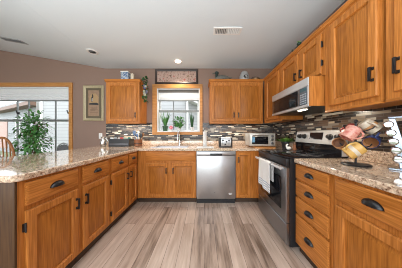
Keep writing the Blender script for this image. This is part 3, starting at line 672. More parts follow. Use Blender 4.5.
t = thing('ceiling_vent', 'slim grey slotted ceiling vent in the sloped ceiling at the left', 'vent', (vx, vy, vz), 'ceiling vents')
Rm = Matrix.Translation((vx, vy, vz)) @ NRM.to_track_quat('Z', 'Y').to_matrix().to_4x4() if NRM.z > 0 else Matrix.Translation((vx, vy, vz)) @ (-NRM).to_track_quat('Z', 'Y').to_matrix().to_4x4()
xa = Vector((1, 0, slope_z(vx+1, vy)-vz)).normalized(); nn_ = NRM if NRM.z > 0 else -NRM; ya = nn_.cross(xa)
Rm = Matrix(((xa.x, ya.x, nn_.x, vx), (xa.y, ya.y, nn_.y, vy), (xa.z, ya.z, nn_.z, vz), (0, 0, 0, 1)))
m = MB(); m.prism([(-0.20, -0.055), (0.20, -0.055), (0.20, 0.055), (-0.20, 0.055)], [[(-0.185, -0.04), (0.185, -0.04), (0.185, 0.04), (-0.185, 0.04)]], lambda u, v, w_: Rm @ Vector((u, v, w_)), -0.009, -0.0005); m.obj('frame', mat('vent_grey', (0.42, 0.42, 0.42), 0.5), t)
m = MB(); m.box(-0.19, 0.19, -0.045, 0.045, -0.002, -0.0004, M=Rm); m.obj('backing', mat('duct_dark', (0, 0, 0)), t, smooth=False)
for i in range(5):
    m = MB(); m.box(-0.184, 0.184, -0.006, 0.006, -0.0006, 0.0006, M=Rm @ Matrix.Translation((0, -0.032+0.016*i, -0.006)) @ Matrix.Rotation(0.7, 4, 'X')); m.obj('louver', mat('vent_grey', (0, 0, 0)), t, smooth=False)

# ------------------------------------------------------------------ wall decor
def picture(label, x0, x1, z0, z1, fw, depth, fm, art, mat_w=0.0, matm=None, y=WY, name='framed_picture', extra=None, ins=0):
    t = thing(name, label, 'picture', ((x0+x1)/2, y, z0))
    f = lambda u, v, w_: Vector((u, y-w_, v))
    m = MB(); R = lambda i: [(x0+i, z0+i), (x1-i, z0+i), (x1-i, z1-i), (x0+i, z1-i)]
    loops = [(0, 0.001), (0, depth*0.7), (fw*0.3, depth), (fw*0.8, depth*0.75), (fw, depth*0.5), (fw, 0.001)]
    m.rings([[f(u, v, d) for u, v in R(i)] for i, d in loops]); m.obj('frame', fm, t)
    if mat_w:
        m = MB(); m.prism(R(fw-0.002), [R(fw+mat_w)], f, depth*0.25, depth*0.38); m.obj('mount', matm, t, smooth=False)
    m = MB(); m.prism(R(fw-0.003), [], f, 0.002, depth*0.24); a = m.obj('artwork', art, t, smooth=False)
    if extra: extra(f, a, depth*0.24)
    return t
def art_left(f, a, d):
    # a dark figure and tan shape above a lined text block
    def blob(name, pts, m_, k): MB().prism(pts, [], f, d+0.0002, d+0.0006+0.0002*k).obj(name, m_, a, smooth=False)
    blob('tan_shape', [(-2.40, 1.80), (-2.215, 1.80), (-2.215, 1.93), (-2.27, 2.0), (-2.36, 1.99), (-2.40, 1.93)], mat('art_tan', (0.42, 0.27, 0.13), 0.6), 0)
    blob('dark_band', [(-2.405, 1.765), (-2.21, 1.755), (-2.21, 1.785), (-2.25, 1.805), (-2.34, 1.805), (-2.405, 1.79)], mat('art_black', (0.03, 0.028, 0.03), 0.6), 1)
    blob('dark_figure', [(-2.365, 1.83), (-2.33, 1.83), (-2.325, 1.90), (-2.315, 1.95), (-2.335, 1.985), (-2.35, 1.98), (-2.345, 1.94), (-2.365, 1.90)], mat('art_black', (0, 0, 0)), 2)
    blob('white_stroke', [(-2.352, 1.835), (-2.338, 1.835), (-2.336, 1.90), (-2.35, 1.90)], mat('art_white', (0.7, 0.68, 0.62), 0.6), 3)
    for i in range(5): blob('line', [(-2.385, 1.565+0.032*i), (-2.235+0.01*(i % 2), 1.565+0.032*i), (-2.235+0.01*(i % 2), 1.573+0.032*i), (-2.385, 1.573+0.032*i)], mat('art_ink', (0.22, 0.13, 0.08), 0.6), 0)
picture('tall framed print in a pale gold frame on the wall left of the wall cabinet', -2.525, -2.095, 1.425, 2.165, 0.055, 0.03, mat('pale_gold_frame', (0.40, 0.33, 0.20), 0.4, 0.2, noise=0.2),
        blotch_mat('print_beige', [(0.20, 0.12, 0.075), (0.33, 0.21, 0.13), (0.26, 0.165, 0.10)], 6), 0.045, mat('olive_mount', (0.13, 0.10, 0.06), 0.7), extra=art_left)
def art_top(f, a, d):
    rnd = random.Random(4)
    for i in range(11):
        u = -0.92+0.145*0.5*i; v = 2.28+rnd.uniform(-0.02, 0.10)
        s = rnd.uniform(0.012, 0.026)
        MB().prism([(u-s, v), (u-s*0.2, v+s*0.7), (u+s, v+s*1.0), (u+s*0.8, v-s*0.3), (u, v-s)], [], f, d+0.0002, d+0.0006).obj('leaf_motif', mat(('art_brown', 'art_red', 'art_olive')[i % 3], ((0.16, 0.09, 0.06), (0.42, 0.10, 0.07), (0.22, 0.15, 0.08))[i % 3], 0.6), a, smooth=False)
picture('wide pinkish framed picture in a dark frame above the sink window', -1.02, -0.125, 2.195, 2.505, 0.042, 0.028, mat('dark_walnut_frame', (0.035, 0.020, 0.015), 0.4),
        blotch_mat('print_pink', [(0.16, 0.095, 0.075), (0.38, 0.24, 0.19), (0.46, 0.33, 0.27), (0.34, 0.15, 0.12)], 22), extra=art_top)
def outlet(label, f):
    t = thing('wall_outlet', label, 'outlet', f(0, 0, 0))
    def bx(u0, u1, v0, v1, w0, w1, bev=0):
        a, b_ = f(u0, v0, w0), f(u1, v1, w1); return MB().box(min(a.x, b_.x), max(a.x, b_.x), min(a.y, b_.y), max(a.y, b_.y), min(a.z, b_.z), max(a.z, b_.z), bev)
    bx(-0.036, 0.036, -0.058, 0.058, 0.0005, 0.006, 0.002).obj('cover_plate', WHITE, t)
    for v in (-0.024, 0.024): bx(-0.016, 0.016, v-0.014, v+0.014, 0.0062, 0.009, 0.002).obj('receptacle', CERAM, t)
outlet('white wall outlet on the brown wall left of the backsplash', lambda u, v, w_: Vector((-2.17+u, WY-w_, 1.11+v)))

# ------------------------------------------------------------------ plants
def foliage(mb, c, r, n, L, W, seed, shell=0.45):
    rnd = random.Random(seed)
    for _ in range(n):
        d = Vector((rnd.gauss(0, 1), rnd.gauss(0, 1), rnd.gauss(0, 1))).normalized(); k = rnd.uniform(shell, 1)
        p = Vector(c)+Vector((d.x*r[0], d.y*r[1], d.z*r[2]))*k
        dd = (d+Vector((rnd.uniform(-.7, .7), rnd.uniform(-.7, .7), rnd.uniform(-.9, .3))))
        mb.leaf(p, dd, Vector((0, 0, 1)), L*rnd.uniform(.7, 1.2), W*rnd.uniform(.8, 1.2))
def pot(t, x, y, z, r, h, m_, name='pot'):
    m = MB(); m.lathe([(r*0.72, 0.0005), (r*0.95, h*0.85), (r*1.05, h*0.86), (r*1.05, h), (r*0.9, h), (r*0.85, h*0.86)], (x, y, z), 18); m.obj(name, m_, t)
    m = MB(); m.lathe([(r*0.84, h*0.865), (r*0.84, h*0.90), (r*0.3, h*0.915)], (x, y, z), 14); m.obj('soil', SOIL, t)
sz = SW[2]+0.022
x, y = -0.825, 2.985; t = thing('potted_plant', 'spiky aloe-like plant in a green pot at the left of the sink window sill', 'plant', (x, y, sz), 'plants on the sink window sill')
pot(t, x, y, sz, 0.062, 0.11, mat('green_pot', (0.03, 0.09, 0.04), 0.3)); m = MB(); rnd = random.Random(2)
for i in range(26): a = rnd.uniform(0, 2*PI); m.blade(Vector((x+0.015*math.cos(a), y+0.01*math.sin(a), sz+0.085)), Vector((math.cos(a)*rnd.uniform(.1, .33), math.sin(a)*0.12, 1)), rnd.uniform(.26, .42), 0.026, rnd.uniform(0.05, .3))
m.obj('leaves', LEAF, t, normals=False)
x = -0.53; t = thing('potted_plant', 'bushy leafy plant in a white pot at the middle of the sink window sill', 'plant', (x, y, sz), 'plants on the sink window sill')
pot(t, x, y, sz, 0.05, 0.09, CERAM); m = MB(); foliage(m, (x, y-0.035, sz+0.19), (0.115, 0.045, 0.105), 200, 0.06, 0.036, 5); m.obj('leaves', LEAF, t, normals=False)
m = MB(); rnd = random.Random(9)
for i in range(8): a = rnd.uniform(0, 2*PI); m.tube([(x, y, sz+0.08), (x+0.04*math.cos(a), y-0.015+0.02*math.sin(a), sz+0.14), (x+0.09*math.cos(a), y-0.03+0.03*math.sin(a), sz+0.2)], 0.002, 5)
m.obj('stems', LEAFD, t)
x = -0.255; t = thing('potted_plant', 'upright dark snake plant in a small white pot, rightmost on the sink window sill', 'plant', (x, y, sz), 'plants on the sink window sill')
pot(t, x, y, sz, 0.042, 0.085, CERAM); m = MB(); rnd = random.Random(3)
for i in range(24): a = rnd.uniform(0, 2*PI); m.blade(Vector((x+0.018*math.cos(a), y+0.015*math.sin(a), sz+0.075)), Vector((math.cos(a)*0.14, math.sin(a)*0.08, 1)), rnd.uniform(.2, .37), 0.022, 0.03)
m.obj('leaves', LEAFD, t, normals=False)
# pink flower ornament on the sill
x = -0.70; t = thing('flower_ornament', 'small pink flower ornament on the sink window sill between the plants', 'ornament', (x, y-0.01, sz))
PINK = mat('pink_petal', (0.75, 0.16, 0.22), 0.5)
m = MB(); m.lathe([(0.020, 0.0005), (0.026, 0.012), (0.010, 0.02), (0.008, 0.05)], (x, y-0.01, sz), 14); m.obj('stand', CERAM, t)
for i in range(6):
    a = 2*PI*i/6; m = MB(); m.ellipsoid((x+0.024*math.cos(a), y-0.012, sz+0.075+0.024*math.sin(a)), (0.019, 0.010, 0.019), seg=10); m.obj('petal', PINK, t)
m = MB(); m.ellipsoid((x, y-0.02, sz+0.075), (0.013, 0.009, 0.013), seg=10); m.obj('flower_centre', mat('pale_pink', (0.8, 0.5, 0.45), 0.5), t)
# tree in the dining area
x, y = -3.19, 2.62; t = thing('potted_tree', 'tall leafy potted tree standing in front of the dining window', 'plant', (x, y, 0))
pot(t, x, y, 0, 0.14, 0.30, mat('terracotta_dark', (0.16, 0.08, 0.05), 0.6))
m = MB()
for a in (0, 2.1, 4.2): m.tube([(x+0.02*math.cos(a), y+0.02*math.sin(a), 0.26), (x+0.03*math.cos(a+1), y+0.03*math.sin(a+1), 0.6), (x+0.05*math.cos(a+2), y+0.05*math.sin(a+2), 0.95), (x+0.12*math.cos(a), y+0.08*math.sin(a), 1.4)], [0.016, 0.014, 0.011, 0.005], 7)
rnd = random.Random(12)
for i in range(16): a = rnd.uniform(0, 2*PI); z = rnd.uniform(.75, 1.3); m.tube([(x, y, z), (x+0.2*math.cos(a), y+0.13*math.sin(a), z+0.1), (x+0.29*math.cos(a), y+0.2*math.sin(a), z+0.03)], [0.006, 0.004, 0.002], 5)
m.obj('trunk', BARK, t)
m = MB(); foliage(m, (x, y, 1.30), (0.24, 0.17, 0.30), 330, 0.085, 0.036, 21, 0.3); foliage(m, (x, y, 1.0), (0.32, 0.2, 0.30), 420, 0.085, 0.036, 22, 0.3); m.obj('foliage', LEAF, t, normals=False)
# vine hanging from the left wall cabinet
vxx, vyy = -1.140, 2.66
t = thing('garland', 'leafy garland with dark grapes hanging at the top right corner of the left wall cabinet', 'garland', (vxx, vyy, 2.17))
m = MB(); m.tube([(-1.28, 2.70, 2.176), (-1.20, 2.68, 2.195), (-1.150, 2.66, 2.16), (-1.135, 2.65, 2.0), (-1.145, 2.65, 1.80)], 0.006, 6); m.obj('vine', BARK, t)
m = MB(); rnd = random.Random(8)
for i in range(55):
    z = rnd.uniform(1.76, 2.22); p = Vector((vxx+rnd.uniform(-.012, .05), 2.65+rnd.uniform(-.05, .05), z)); m.leaf(p, Vector((rnd.uniform(-.1, 1), rnd.uniform(-1, .2), rnd.uniform(-1, .4))), Vector((0, 0, 1)), rnd.uniform(.05, .075), 0.045)
m.obj('leaves', LEAFD, t, normals=False)
for i, (dx, dy, z) in enumerate([(0.03, -0.05, 1.94), (0.055, -0.04, 1.92), (0.035, -0.06, 1.90), (0.06, -0.02, 1.95), (0.045, -0.055, 1.87), (0.03, -0.04, 2.05), (0.055, -0.05, 2.03), (0.04, -0.06, 2.0)]):
    m = MB(); m.ellipsoid((vxx+dx, 2.65+dy, z), (0.025, 0.023, 0.026), seg=10); m.obj('grape', mat('grape_dusky', (0.12, 0.12, 0.20), 0.35) if i % 2 else mat('grape_pale', (0.34, 0.33, 0.25), 0.35), t)
# pot plant beside the toaster oven
x, y, z = 1.30, 2.235, 0.9105
t = thing('potted_plant', 'bright green bushy herb in a black pot beside the range', 'plant', (x, y, z))
pot(t, x, y, z, 0.062, 0.12, BLACK); m = MB(); rnd = random.Random(6)
for i in range(150): a = rnd.uniform(0, 2*PI); q = rnd.uniform(.1, 1.3); m.blade(Vector((x+0.03*math.cos(a), y+0.03*math.sin(a), z+0.10)), Vector((math.cos(a)*q, math.sin(a)*q*0.6, 1)), rnd.uniform(.08, .14), 0.013, rnd.uniform(0.2, .6))
m.obj('leaves', LEAFB, t, normals=False)

# ------------------------------------------------------------------ on the counters
CT = 0.9105
# black organizer with packets, left end of the back counter
x0, x1, y0, y1 = -1.815, -1.425, 2.66, 2.86
t = thing('counter_organizer', 'black open tray box full of packets under the left wall cabinet', 'organizer', ((x0+x1)/2, 2.76, CT))
m = MB(); m.prism([(x0, y0), (x1, y0), (x1, y1), (x0, y1)], [[(x0+0.008, y0+0.008), (x1-0.008, y0+0.008), (x1-0.008, y1-0.008), (x0+0.008, y1-0.008)]], zf, CT+0.006, CT+0.145); m.obj('side_walls', BLACK, t, bevel=0.002)
m = MB(); m.box(x0, x1, y0, y1, CT, CT+0.0055); m.obj('base', BLACK, t, smooth=False)
m = MB(); m.box(x0+0.13, x0+0.134, y0+0.009, y1-0.009, CT+0.006, CT+0.14); m.box(x0+0.26, x0+0.264, y0+0.009, y1-0.009, CT+0.006, CT+0.14); m.obj('divider', BLACK, t, smooth=False)
m = MB(); m.box(x0+0.02, x1-0.02, y0-0.003, y0-0.0002, CT+0.03, CT+0.06, 0.001); m.obj('front_strip', mat('strip_grey', (0.10, 0.10, 0.11), 0.3), t)
pk = [('white', (0.72, 0.71, 0.68)), ('grey', (0.35, 0.36, 0.36)), ('white striped', (0.68, 0.66, 0.60)), ('red', (0.55, 0.07, 0.06)), ('pale green', (0.33, 0.47, 0.34)), ('dark teal', (0.03, 0.16, 0.13))]
for i, (cn, cc) in enumerate(pk):
    xa_ = x0+0.012+(0, 0.058, 0.126, 0.188, 0.256, 0.314)[i]; ya_ = y0+0.03+0.02*(i % 3); zz = CT+0.0062
    m = MB(); m.rings([[Vector((xa_+s*(1-0.0), ya_+d_, z_)) for s, d_ in ((0, 0), (0.055, 0), (0.055, th), (0, th))] for z_, th in ((zz, 0.014), (zz+0.13, 0.028), (zz+0.165+0.008*(i % 2), 0.004))], True, True)
    o = m.obj('packet', mat('packet_'+cn.replace(' ', '_'), cc, 0.4), loc=(xa_, ya_, zz)); tag(o, cn+' packet standing in the black tray box', 'packet', 'packets in the counter organizer')
# silver pitcher
x, y = -1.955, 2.72; t = thing('pitcher', 'small silvery pitcher on the counter left of the black tray box', 'pitcher', (x, y, CT))
SILV = mat('mottled_silver', (0.62, 0.62, 0.60), 0.2, 0.85, noise=0.3)
m = MB(); m.lathe([(0.035, 0), (0.055, 0.03), (0.058, 0.075), (0.038, 0.125), (0.034, 0.15), (0.046, 0.185), (0.042, 0.186), (0.030, 0.15), (0.03, 0.12)], (x, y, CT)); m.obj('body', SILV, t)
m = MB(); m.tube([(x+0.035, y, CT+0.16)]+[(x+0.05+0.032*math.sin(PI*i/8), y, CT+0.155-0.095*i/8) for i in range(9)], 0.006, 7); m.obj('handle', SILV, t)
m = MB(); m.rings([[Vector((x-0.03, y-0.02, CT+0.185)), Vector((x-0.03, y+0.02, CT+0.185)), Vector((x-0.03, y, CT+0.14))], [Vector((x-0.064, y-0.004, CT+0.19)), Vector((x-0.064, y+0.004, CT+0.19)), Vector((x-0.062, y, CT+0.183))]], True, True); m.obj('spout', SILV, t)
# utensil crock and utensils
x, y = -1.285, 2.74; t = thing('utensil_holder', 'reddish brown wooden utensil crock right of the black tray box', 'holder', (x, y, CT))
CROCK = wood('reddish_wood', (0.20, 0.07, 0.03), (0.36, 0.15, 0.07), 'Z')
m = MB(); m.lathe([(0.062, 0), (0.072, 0.01), (0.074, 0.12), (0.078, 0.125), (0.078, 0.135), (0.066, 0.135), (0.064, 0.012), (0.02, 0.010)], (x, y, CT), 24); m.obj('crock', CROCK, t)
m = MB(); m.lathe([(0.0755, 0.05), (0.0765, 0.052), (0.0765, 0.066), (0.0755, 0.068)], (x, y, CT), 24); m.obj('band', mat('band_dark', (0.08, 0.035, 0.02), 0.5), t)
ut = [('blue handled spatula', -0.03, 0.0, -0.05, 0.30, mat('steel_blue', (0.12, 0.20, 0.36), 0.35), 'flat'), ('white ladle', 0.0, -0.02, 0.015, 0.30, CERAM, 'round'), ('wooden spoon', 0.03, 0.0, 0.06, 0.27, CHAIRW, 'round'), ('blue spoon', -0.01, 0.02, -0.015, 0.26, mat('steel_blue', (0, 0, 0)), 'round'), ('dark slotted turner', 0.02, -0.025, 0.04, 0.25, BLACK, 'flat')]
for nm, dx, dy, lean, H, m_, kind in ut:
    t = thing('utensil', nm+' standing in the wooden utensil crock', 'utensil', (x+dx, y+dy, CT+0.013), 'utensils in the crock')
    top = Vector((x+dx+lean, y+dy, CT+H-0.07)); m = MB(); m.tube([(x+dx*0.6, y+dy*0.6, CT+0.018), top], 0.006, 7); m.obj('handle', m_, t)
    m = MB()
    if kind == 'flat': m.box(top.x-0.028, top.x+0.028, top.y-0.003, top.y+0.003, top.z-0.005, top.z+0.075, 0.002)
    else: m.ellipsoid((top.x, top.y, top.z+0.03), (0.026, 0.010, 0.038), seg=12)
    m.obj('head', m_, t)
# paper towel
x, y = 0.015, 2.66; t = thing('paper_towel_holder', 'slim white paper towel roll upright on a holder right of the faucet', 'paper towel', (x, y, CT))
m = MB(); m.lathe([(0.06, 0), (0.06, 0.008), (0.01, 0.012), (0.008, 0.012), (0.008, 0.30), (0.014, 0.305), (0.010, 0.318)], (x, y, CT)); m.obj('holder', STEEL, t)
m = MB(); m.lathe([(0.018, 0.0125), (0.036, 0.0125), (0.036, 0.285), (0.018, 0.285)], (x, y, CT), 24); m.obj('roll', WHITE, t)
# folded cloth
t = thing('dish_cloth', 'folded white dish cloth lying flat on the counter above the dishwasher', 'cloth', (0.03, 2.43, CT))
for k, (dx, dw) in enumerate(((0, 0), (0.006, 0.006), (0.012, 0.012))):
    m = MB(); m.box(-0.13+dw, 0.17-dx, 2.36+dw, 2.52-dx, CT+0.0062*k, CT+0.006+0.0062*k, 0.0025); m.obj('fold', WHITE, t)
# toaster
x, y = 0.395, 2.60; t = thing('toaster', 'two-slot chrome toaster with black ends on the counter', 'toaster', (x, y, CT))
def rbox(mb, u0, u1, prof): mb.rings([[Vector((u, y+p, CT+q)) for p, q in prof] for u in (u0, u1)], True, True)
pr = [(-0.075, 0.018), (-0.080, 0.03), (-0.080, 0.14), (-0.070, 0.165), (-0.045, 0.178), (0.045, 0.178), (0.070, 0.165), (0.080, 0.14), (0.080, 0.03), (0.075, 0.018)]
m = MB(); rbox(m, x-0.088, x+0.088, pr); m.obj('shell', STEEL, t)
for s in (-1, 1): m = MB(); rbox(m, x+s*0.0885, x+s*0.118, [(p*1.02, q*1.01) for p, q in pr]); m.obj('end_cap', BLACK, t, bevel=0.004)
m = MB(); m.box(x-0.118, x+0.118, y-0.078, y+0.078, CT, CT+0.0175, 0.003); m.obj('base', BLACK, t)
for dy in (-0.028, 0.028): m = MB(); m.box(x-0.075, x+0.075, y+dy-0.012, y+dy+0.012, CT+0.1782, CT+0.180); m.obj('slot', BLACK, t, smooth=False)
for dx in (-0.055, 0.055):
    m = MB(); m.box(x+dx-0.005, x+dx+0.005, y-0.0825, y-0.0805, CT+0.05, CT+0.14); m.obj('lever_track', BLACK, t, smooth=False)
    m = MB(); m.box(x+dx-0.018, x+dx+0.018, y-0.098, y-0.083, CT+0.115, CT+0.130, 0.003); m.obj('lever', BLACK, t)
    m = MB(); m.lathe([(0.016, 0), (0.014, 0.014)], (0, 0, 0), 14, Matrix.Translation((x+dx*0.2, y-0.0805, CT+0.055 if dx < 0 else CT+0.1)) @ Matrix.Rotation(PI/2, 4, 'X')); m.obj('dial', BLACK, t)
# cutting board and toaster oven
x0, x1, yf = 0.815, 1.270, 2.49
t = thing('cutting_board', 'orange brown wooden board lying under the toaster oven', 'board', (1.05, 2.6, CT))
m = MB(); m.box(0.875, 1.235, 2.405, 2.80, CT, CT+0.016, 0.004); m.obj('board', wood('board_wood', (0.42, 0.16, 0.04), (0.60, 0.27, 0.08), 'X'), t)
TB = CT+0.0165
t = thing('toaster_oven', 'light steel toaster oven with a dark glass door in the back right corner', 'toaster oven', (1.04, 2.62, TB))
ALU = mat('light_aluminium', (0.62, 0.59, 0.54), 0.35, 0.35)
m = MB(); m.box(x0, x1, yf, yf+0.28, TB+0.012, TB+0.235, 0.008); bd = m.obj('body', ALU, t)
FT = Face('Y', yf, -1)
m = MB(); FT.box(m, x0+0.015, x1-0.115, TB+0.03, TB+0.215, 0.0005, 0.012, 0.003); dd = m.obj('door', ALU, t)
m = MB(); FT.box(m, x0+0.035, x1-0.135, TB+0.045, TB+0.178, 0.0122, 0.015, 0.001); m.obj('door_glass', BLACKG, dd)
m = MB(); m.tube([FT(x0+0.04, TB+0.195, 0.035), FT(x1-0.14, TB+0.195, 0.035)], 0.008)
for u in (x0+0.06, x1-0.16): m.tube([FT(u, TB+0.195, 0.012), FT(u, TB+0.195, 0.035)], 0.006)
m.obj('handle', STEEL, dd)
m = MB(); FT.box(m, x0+0.038, x0+0.085, TB+0.075, TB+0.165, 0.0152, 0.0160); m.obj('sticker', mat('sticker_blue', (0.20, 0.42, 0.62), 0.4), dd, smooth=False)
m = MB()
for k in range(7): FT.box(m, x0+0.09, x1-0.14, TB+0.105, TB+0.109, 0.0152, 0.0158)
m.obj('rack_line', STEEL, dd, smooth=False)
for k in range(3):
    m = MB(); m.lathe([(0.024, 0.0005), (0.024, 0.008), (0.020, 0.022), (0.012, 0.024)], (0, 0, 0), 16, Matrix.Translation((x1-0.058, yf, TB+0.060+0.062*k)) @ Matrix.Rotation(PI/2, 4, 'X')); m.obj('knob', STEELD, t)
for u in (x0+0.05, x1-0.05):
    for v in (yf+0.03, yf+0.25): m = MB(); m.lathe([(0.014, 0), (0.014, 0.013)], (u, v, TB), 10); m.obj('foot', BLACK, t)
# pepper mill and white bird at the far corner of the range
x, y, z = 1.305, 2.02, 0.9228
t = thing('pepper_mill', 'small dark wooden pepper mill at the far corner of the cooktop', 'pepper mill', (x, y, z))
m = MB(); m.lathe([(0.024, 0), (0.026, 0.01), (0.018, 0.04), (0.021, 0.075)], (x, y, z), 16); m.obj('body', CROCK, t)
m = MB(); m.lathe([(0.020, 0.0755), (0.023, 0.085), (0.016, 0.105), (0.006, 0.112)], (x, y, z), 16); m.obj('cap', mat('mill_cap', (0.10, 0.045, 0.02), 0.4), t)
x, y = 1.20, 1.985; t = thing('bird_figurine', 'white ceramic bird figurine at the far corner of the cooktop', 'figurine', (x, y, z))
m = MB(); m.ellipsoid((x, y, z+0.026), (0.034, 0.022, 0.025)); m.tube([(x-0.022, y, z+0.035), (x-0.032, y, z+0.058), (x-0.022, y, z+0.076)], [0.014, 0.010, 0.012], 10); m.ellipsoid((x-0.018, y, z+0.078), (0.015, 0.012, 0.012)); m.obj('body', CERAM, t)
m = MB(); m.rings([[Vector((x-0.030, y+s*0.004, z+0.079+q)) for s, q in ((-1, -0.003), (1, -0.003), (0, 0.004))], [Vector((x-0.045, y+s*0.0005, z+0.077+q*0.1)) for s, q in ((-1, -0.003), (1, -0.003), (0, 0.004))]], True, True); m.obj('beak', mat('beak_orange', (0.5, 0.2, 0.03), 0.4), t)

# mug tree with mugs
MX, MY = 1.165, 1.075
t = thing('mug_tree', 'black metal mug tree on the right counter loaded with mugs', 'mug stand', (MX, MY, CT))
m = MB(); m.lathe([(0.078, 0), (0.085, 0.006), (0.078, 0.013), (0.012, 0.018)], (MX, MY, CT), 28); m.obj('base', BLACK, t)
m = MB(); m.tube([(MX, MY, CT+0.012), (MX, MY, CT+0.33)], 0.007, 10); m.ellipsoid((MX, MY, CT+0.337), (0.013, 0.013, 0.013), seg=10); m.obj('pole', BLACK, t)
arms = []
for z_, a0 in ((0.125, 2.75), (0.25, 3.2)):
    for k in range(3):
        a = a0+2*PI*k/3; d_ = Vector((math.cos(a), math.sin(a), 0)); b0 = Vector((MX, MY, CT+z_)); m = MB()
        m.tube([b0, b0+d_*0.04+Vector((0, 0, 0.008)), b0+d_*0.085+Vector((0, 0, 0.030)), b0+d_*0.095+Vector((0, 0, 0.045))], 0.004, 7); m.obj('arm', BLACK, t)
def mug(label, c, axis, hd, r, h, m_, inner=None, band=None):
    """c = middle, axis = direction of the opening, hd = side the handle is on"""
    zx = Vector(axis).normalized(); hx = Vector(hd); hx = (hx-zx*hx.dot(zx)).normalized(); yx = zx.cross(hx); c = Vector(c)
    M = Matrix(((hx.x, yx.x, zx.x, c.x), (hx.y, yx.y, zx.y, c.y), (hx.z, yx.z, zx.z, c.z), (0, 0, 0, 1)))
    t = thing('mug', label, 'mug', c, 'mugs on the mug tree'); b_ = -h/2
    m = MB(); m.lathe([(r*0.80, b_), (r*0.95, b_+0.006), (r, b_+h*0.35), (r, b_+h-0.003), (r*0.97, b_+h), (r*0.90, b_+h-0.002), (r*0.89, b_+h*0.4), (r*0.80, b_+0.008), (r*0.2, b_+0.007)], (0, 0, 0), 24, M); m.obj('cup', m_, t)
    m = MB(); pts = [M @ Vector((r*0.96+0.030*math.sin(PI*i/9), 0, h*0.30*math.cos(PI*i/9))) for i in range(10)]; m.tube(pts, 0.0062, 8); m.obj('handle', m_, t)
    if inner: m = MB(); m.lathe([(r*0.885, b_+h*0.42), (r*0.895, b_+h-0.004), (r*0.885, b_+h-0.003), (r*0.875, b_+h*0.42)], (0, 0, 0), 24, M); m.obj('lining', inner, t)
    if band: m = MB(); m.lathe([(r*0.998, b_+h*0.42), (r*1.012, b_+h*0.43), (r*1.012, b_+h*0.66), (r*0.998, b_+h*0.67)], (0, 0, 0), 24, M); m.obj('band', band, t)
YEL = mat('mug_yellow', (0.68, 0.40, 0.11), 0.25); TAN = mat('mug_tan', (0.55, 0.27, 0.11), 0.3); RED = blotch_mat('mug_red', [(0.55, 0.12, 0.09), (0.70, 0.36, 0.28), (0.60, 0.14, 0.10)], 30, 0.25)
CRM = mat('mug_cream', (0.68, 0.58, 0.45), 0.25); NAVY = mat('mug_navy', (0.03, 0.045, 0.14), 0.2); BRN = mat('mug_brown', (0.30, 0.12, 0.05), 0.3)
mug('mustard yellow mug with a pale band hanging lowest at the front of the mug tree', (1.085, 1.012, CT+0.122), (-0.50, 0.35, -0.50), (0.45, -0.5, 0.75), 0.047, 0.098, YEL, None, CRM)
mug('tan mug tilted at the left side of the mug tree behind the yellow mug', (1.105, 1.140, CT+0.160), (-0.75, -0.45, 0.3), (0.6, -0.2, 0.8), 0.042, 0.070, TAN, BRN)
mug('dark navy blue mug with a tan inside on the right side of the mug tree', (1.240, 1.035, CT+0.188), (-0.80, -0.50, -0.25), (0.2, -0.5, 0.9), 0.044, 0.095, NAVY, TAN)
mug('red and pink patterned mug high on the left of the mug tree', (1.110, 1.060, CT+0.248), (-0.5, 0.2, -0.7), (0.5, -0.5, 0.5), 0.047, 0.098, RED)
mug('dark red mug high at the back of the mug tree', (1.222, 1.165, CT+0.272), (0.1, 0.65, -0.6), (-0.6, -0.5, 0.6), 0.042, 0.09, mat('mug_dark_red', (0.38, 0.06, 0.05), 0.25), CRM)
mug('cream mug high on the right of the mug tree', (1.242, 1.052, CT+0.300), (0.55, -0.35, -0.6), (-0.7, -0.3, 0.5), 0.045, 0.095, CRM, None, TAN)

# spice rack: an A-frame turned towards the aisle, jars pushed through its slanted rails
SX, SY = 1.285, 0.955
t = thing('spice_rack', 'shiny chrome A-frame spice rack full of jars at the right edge of the photo', 'spice rack', (SX, SY, CT))
fr_ = Vector((-0.75, -0.66, 0)).normalized(); rt_ = Vector((0.66, -0.75, 0)).normalized()
MS = Matrix(((rt_.x, -fr_.x, 0, SX), (rt_.y, -fr_.y, 0, SY), (0, 0, 1, CT), (0, 0, 0, 1)))   # local x right, y back, z up
TIN = mat('polished_tin', (0.42, 0.48, 0.57), 0.2, 0.7, noise=0.03)
m = MB(); m.box(-0.02, 0.135, -0.045, 0.035, 0, 0.010, 0.003, M=MS); m.obj('base', TIN, t)
HR, SLO = 0.345, 1.0
def rail(x0_, sgn):
    m = MB(); m.rings([[MS @ Vector((x0_+sgn*SLO*z_+a, b_, z_)) for a, b_ in ((-wd, -0.012), (wd, -0.012), (wd, 0.004), (-wd, 0.004))] for z_, wd in ((0.0105, 0.026), (0.10, 0.022), (0.22, 0.018), (HR, 0.014))], True, True); return m.obj('rail', TIN, t, bevel=0.003)
rail(0.056, -0.17); rail(0.106, 0.0)
m = MB(); m.box(-0.02, 0.122, -0.014, 0.008, HR+0.0005, HR+0.014, 0.004, M=MS); m.obj('top_bar', TIN, t)
JG = mat('jar_chrome_lid', (0.50, 0.49, 0.48), 0.12, 1.0); SPC = [(0.36, 0.12, 0.03), (0.25, 0.19, 0.06), (0.15, 0.06, 0.03), (0.42, 0.24, 0.05), (0.08, 0.07, 0.03)]
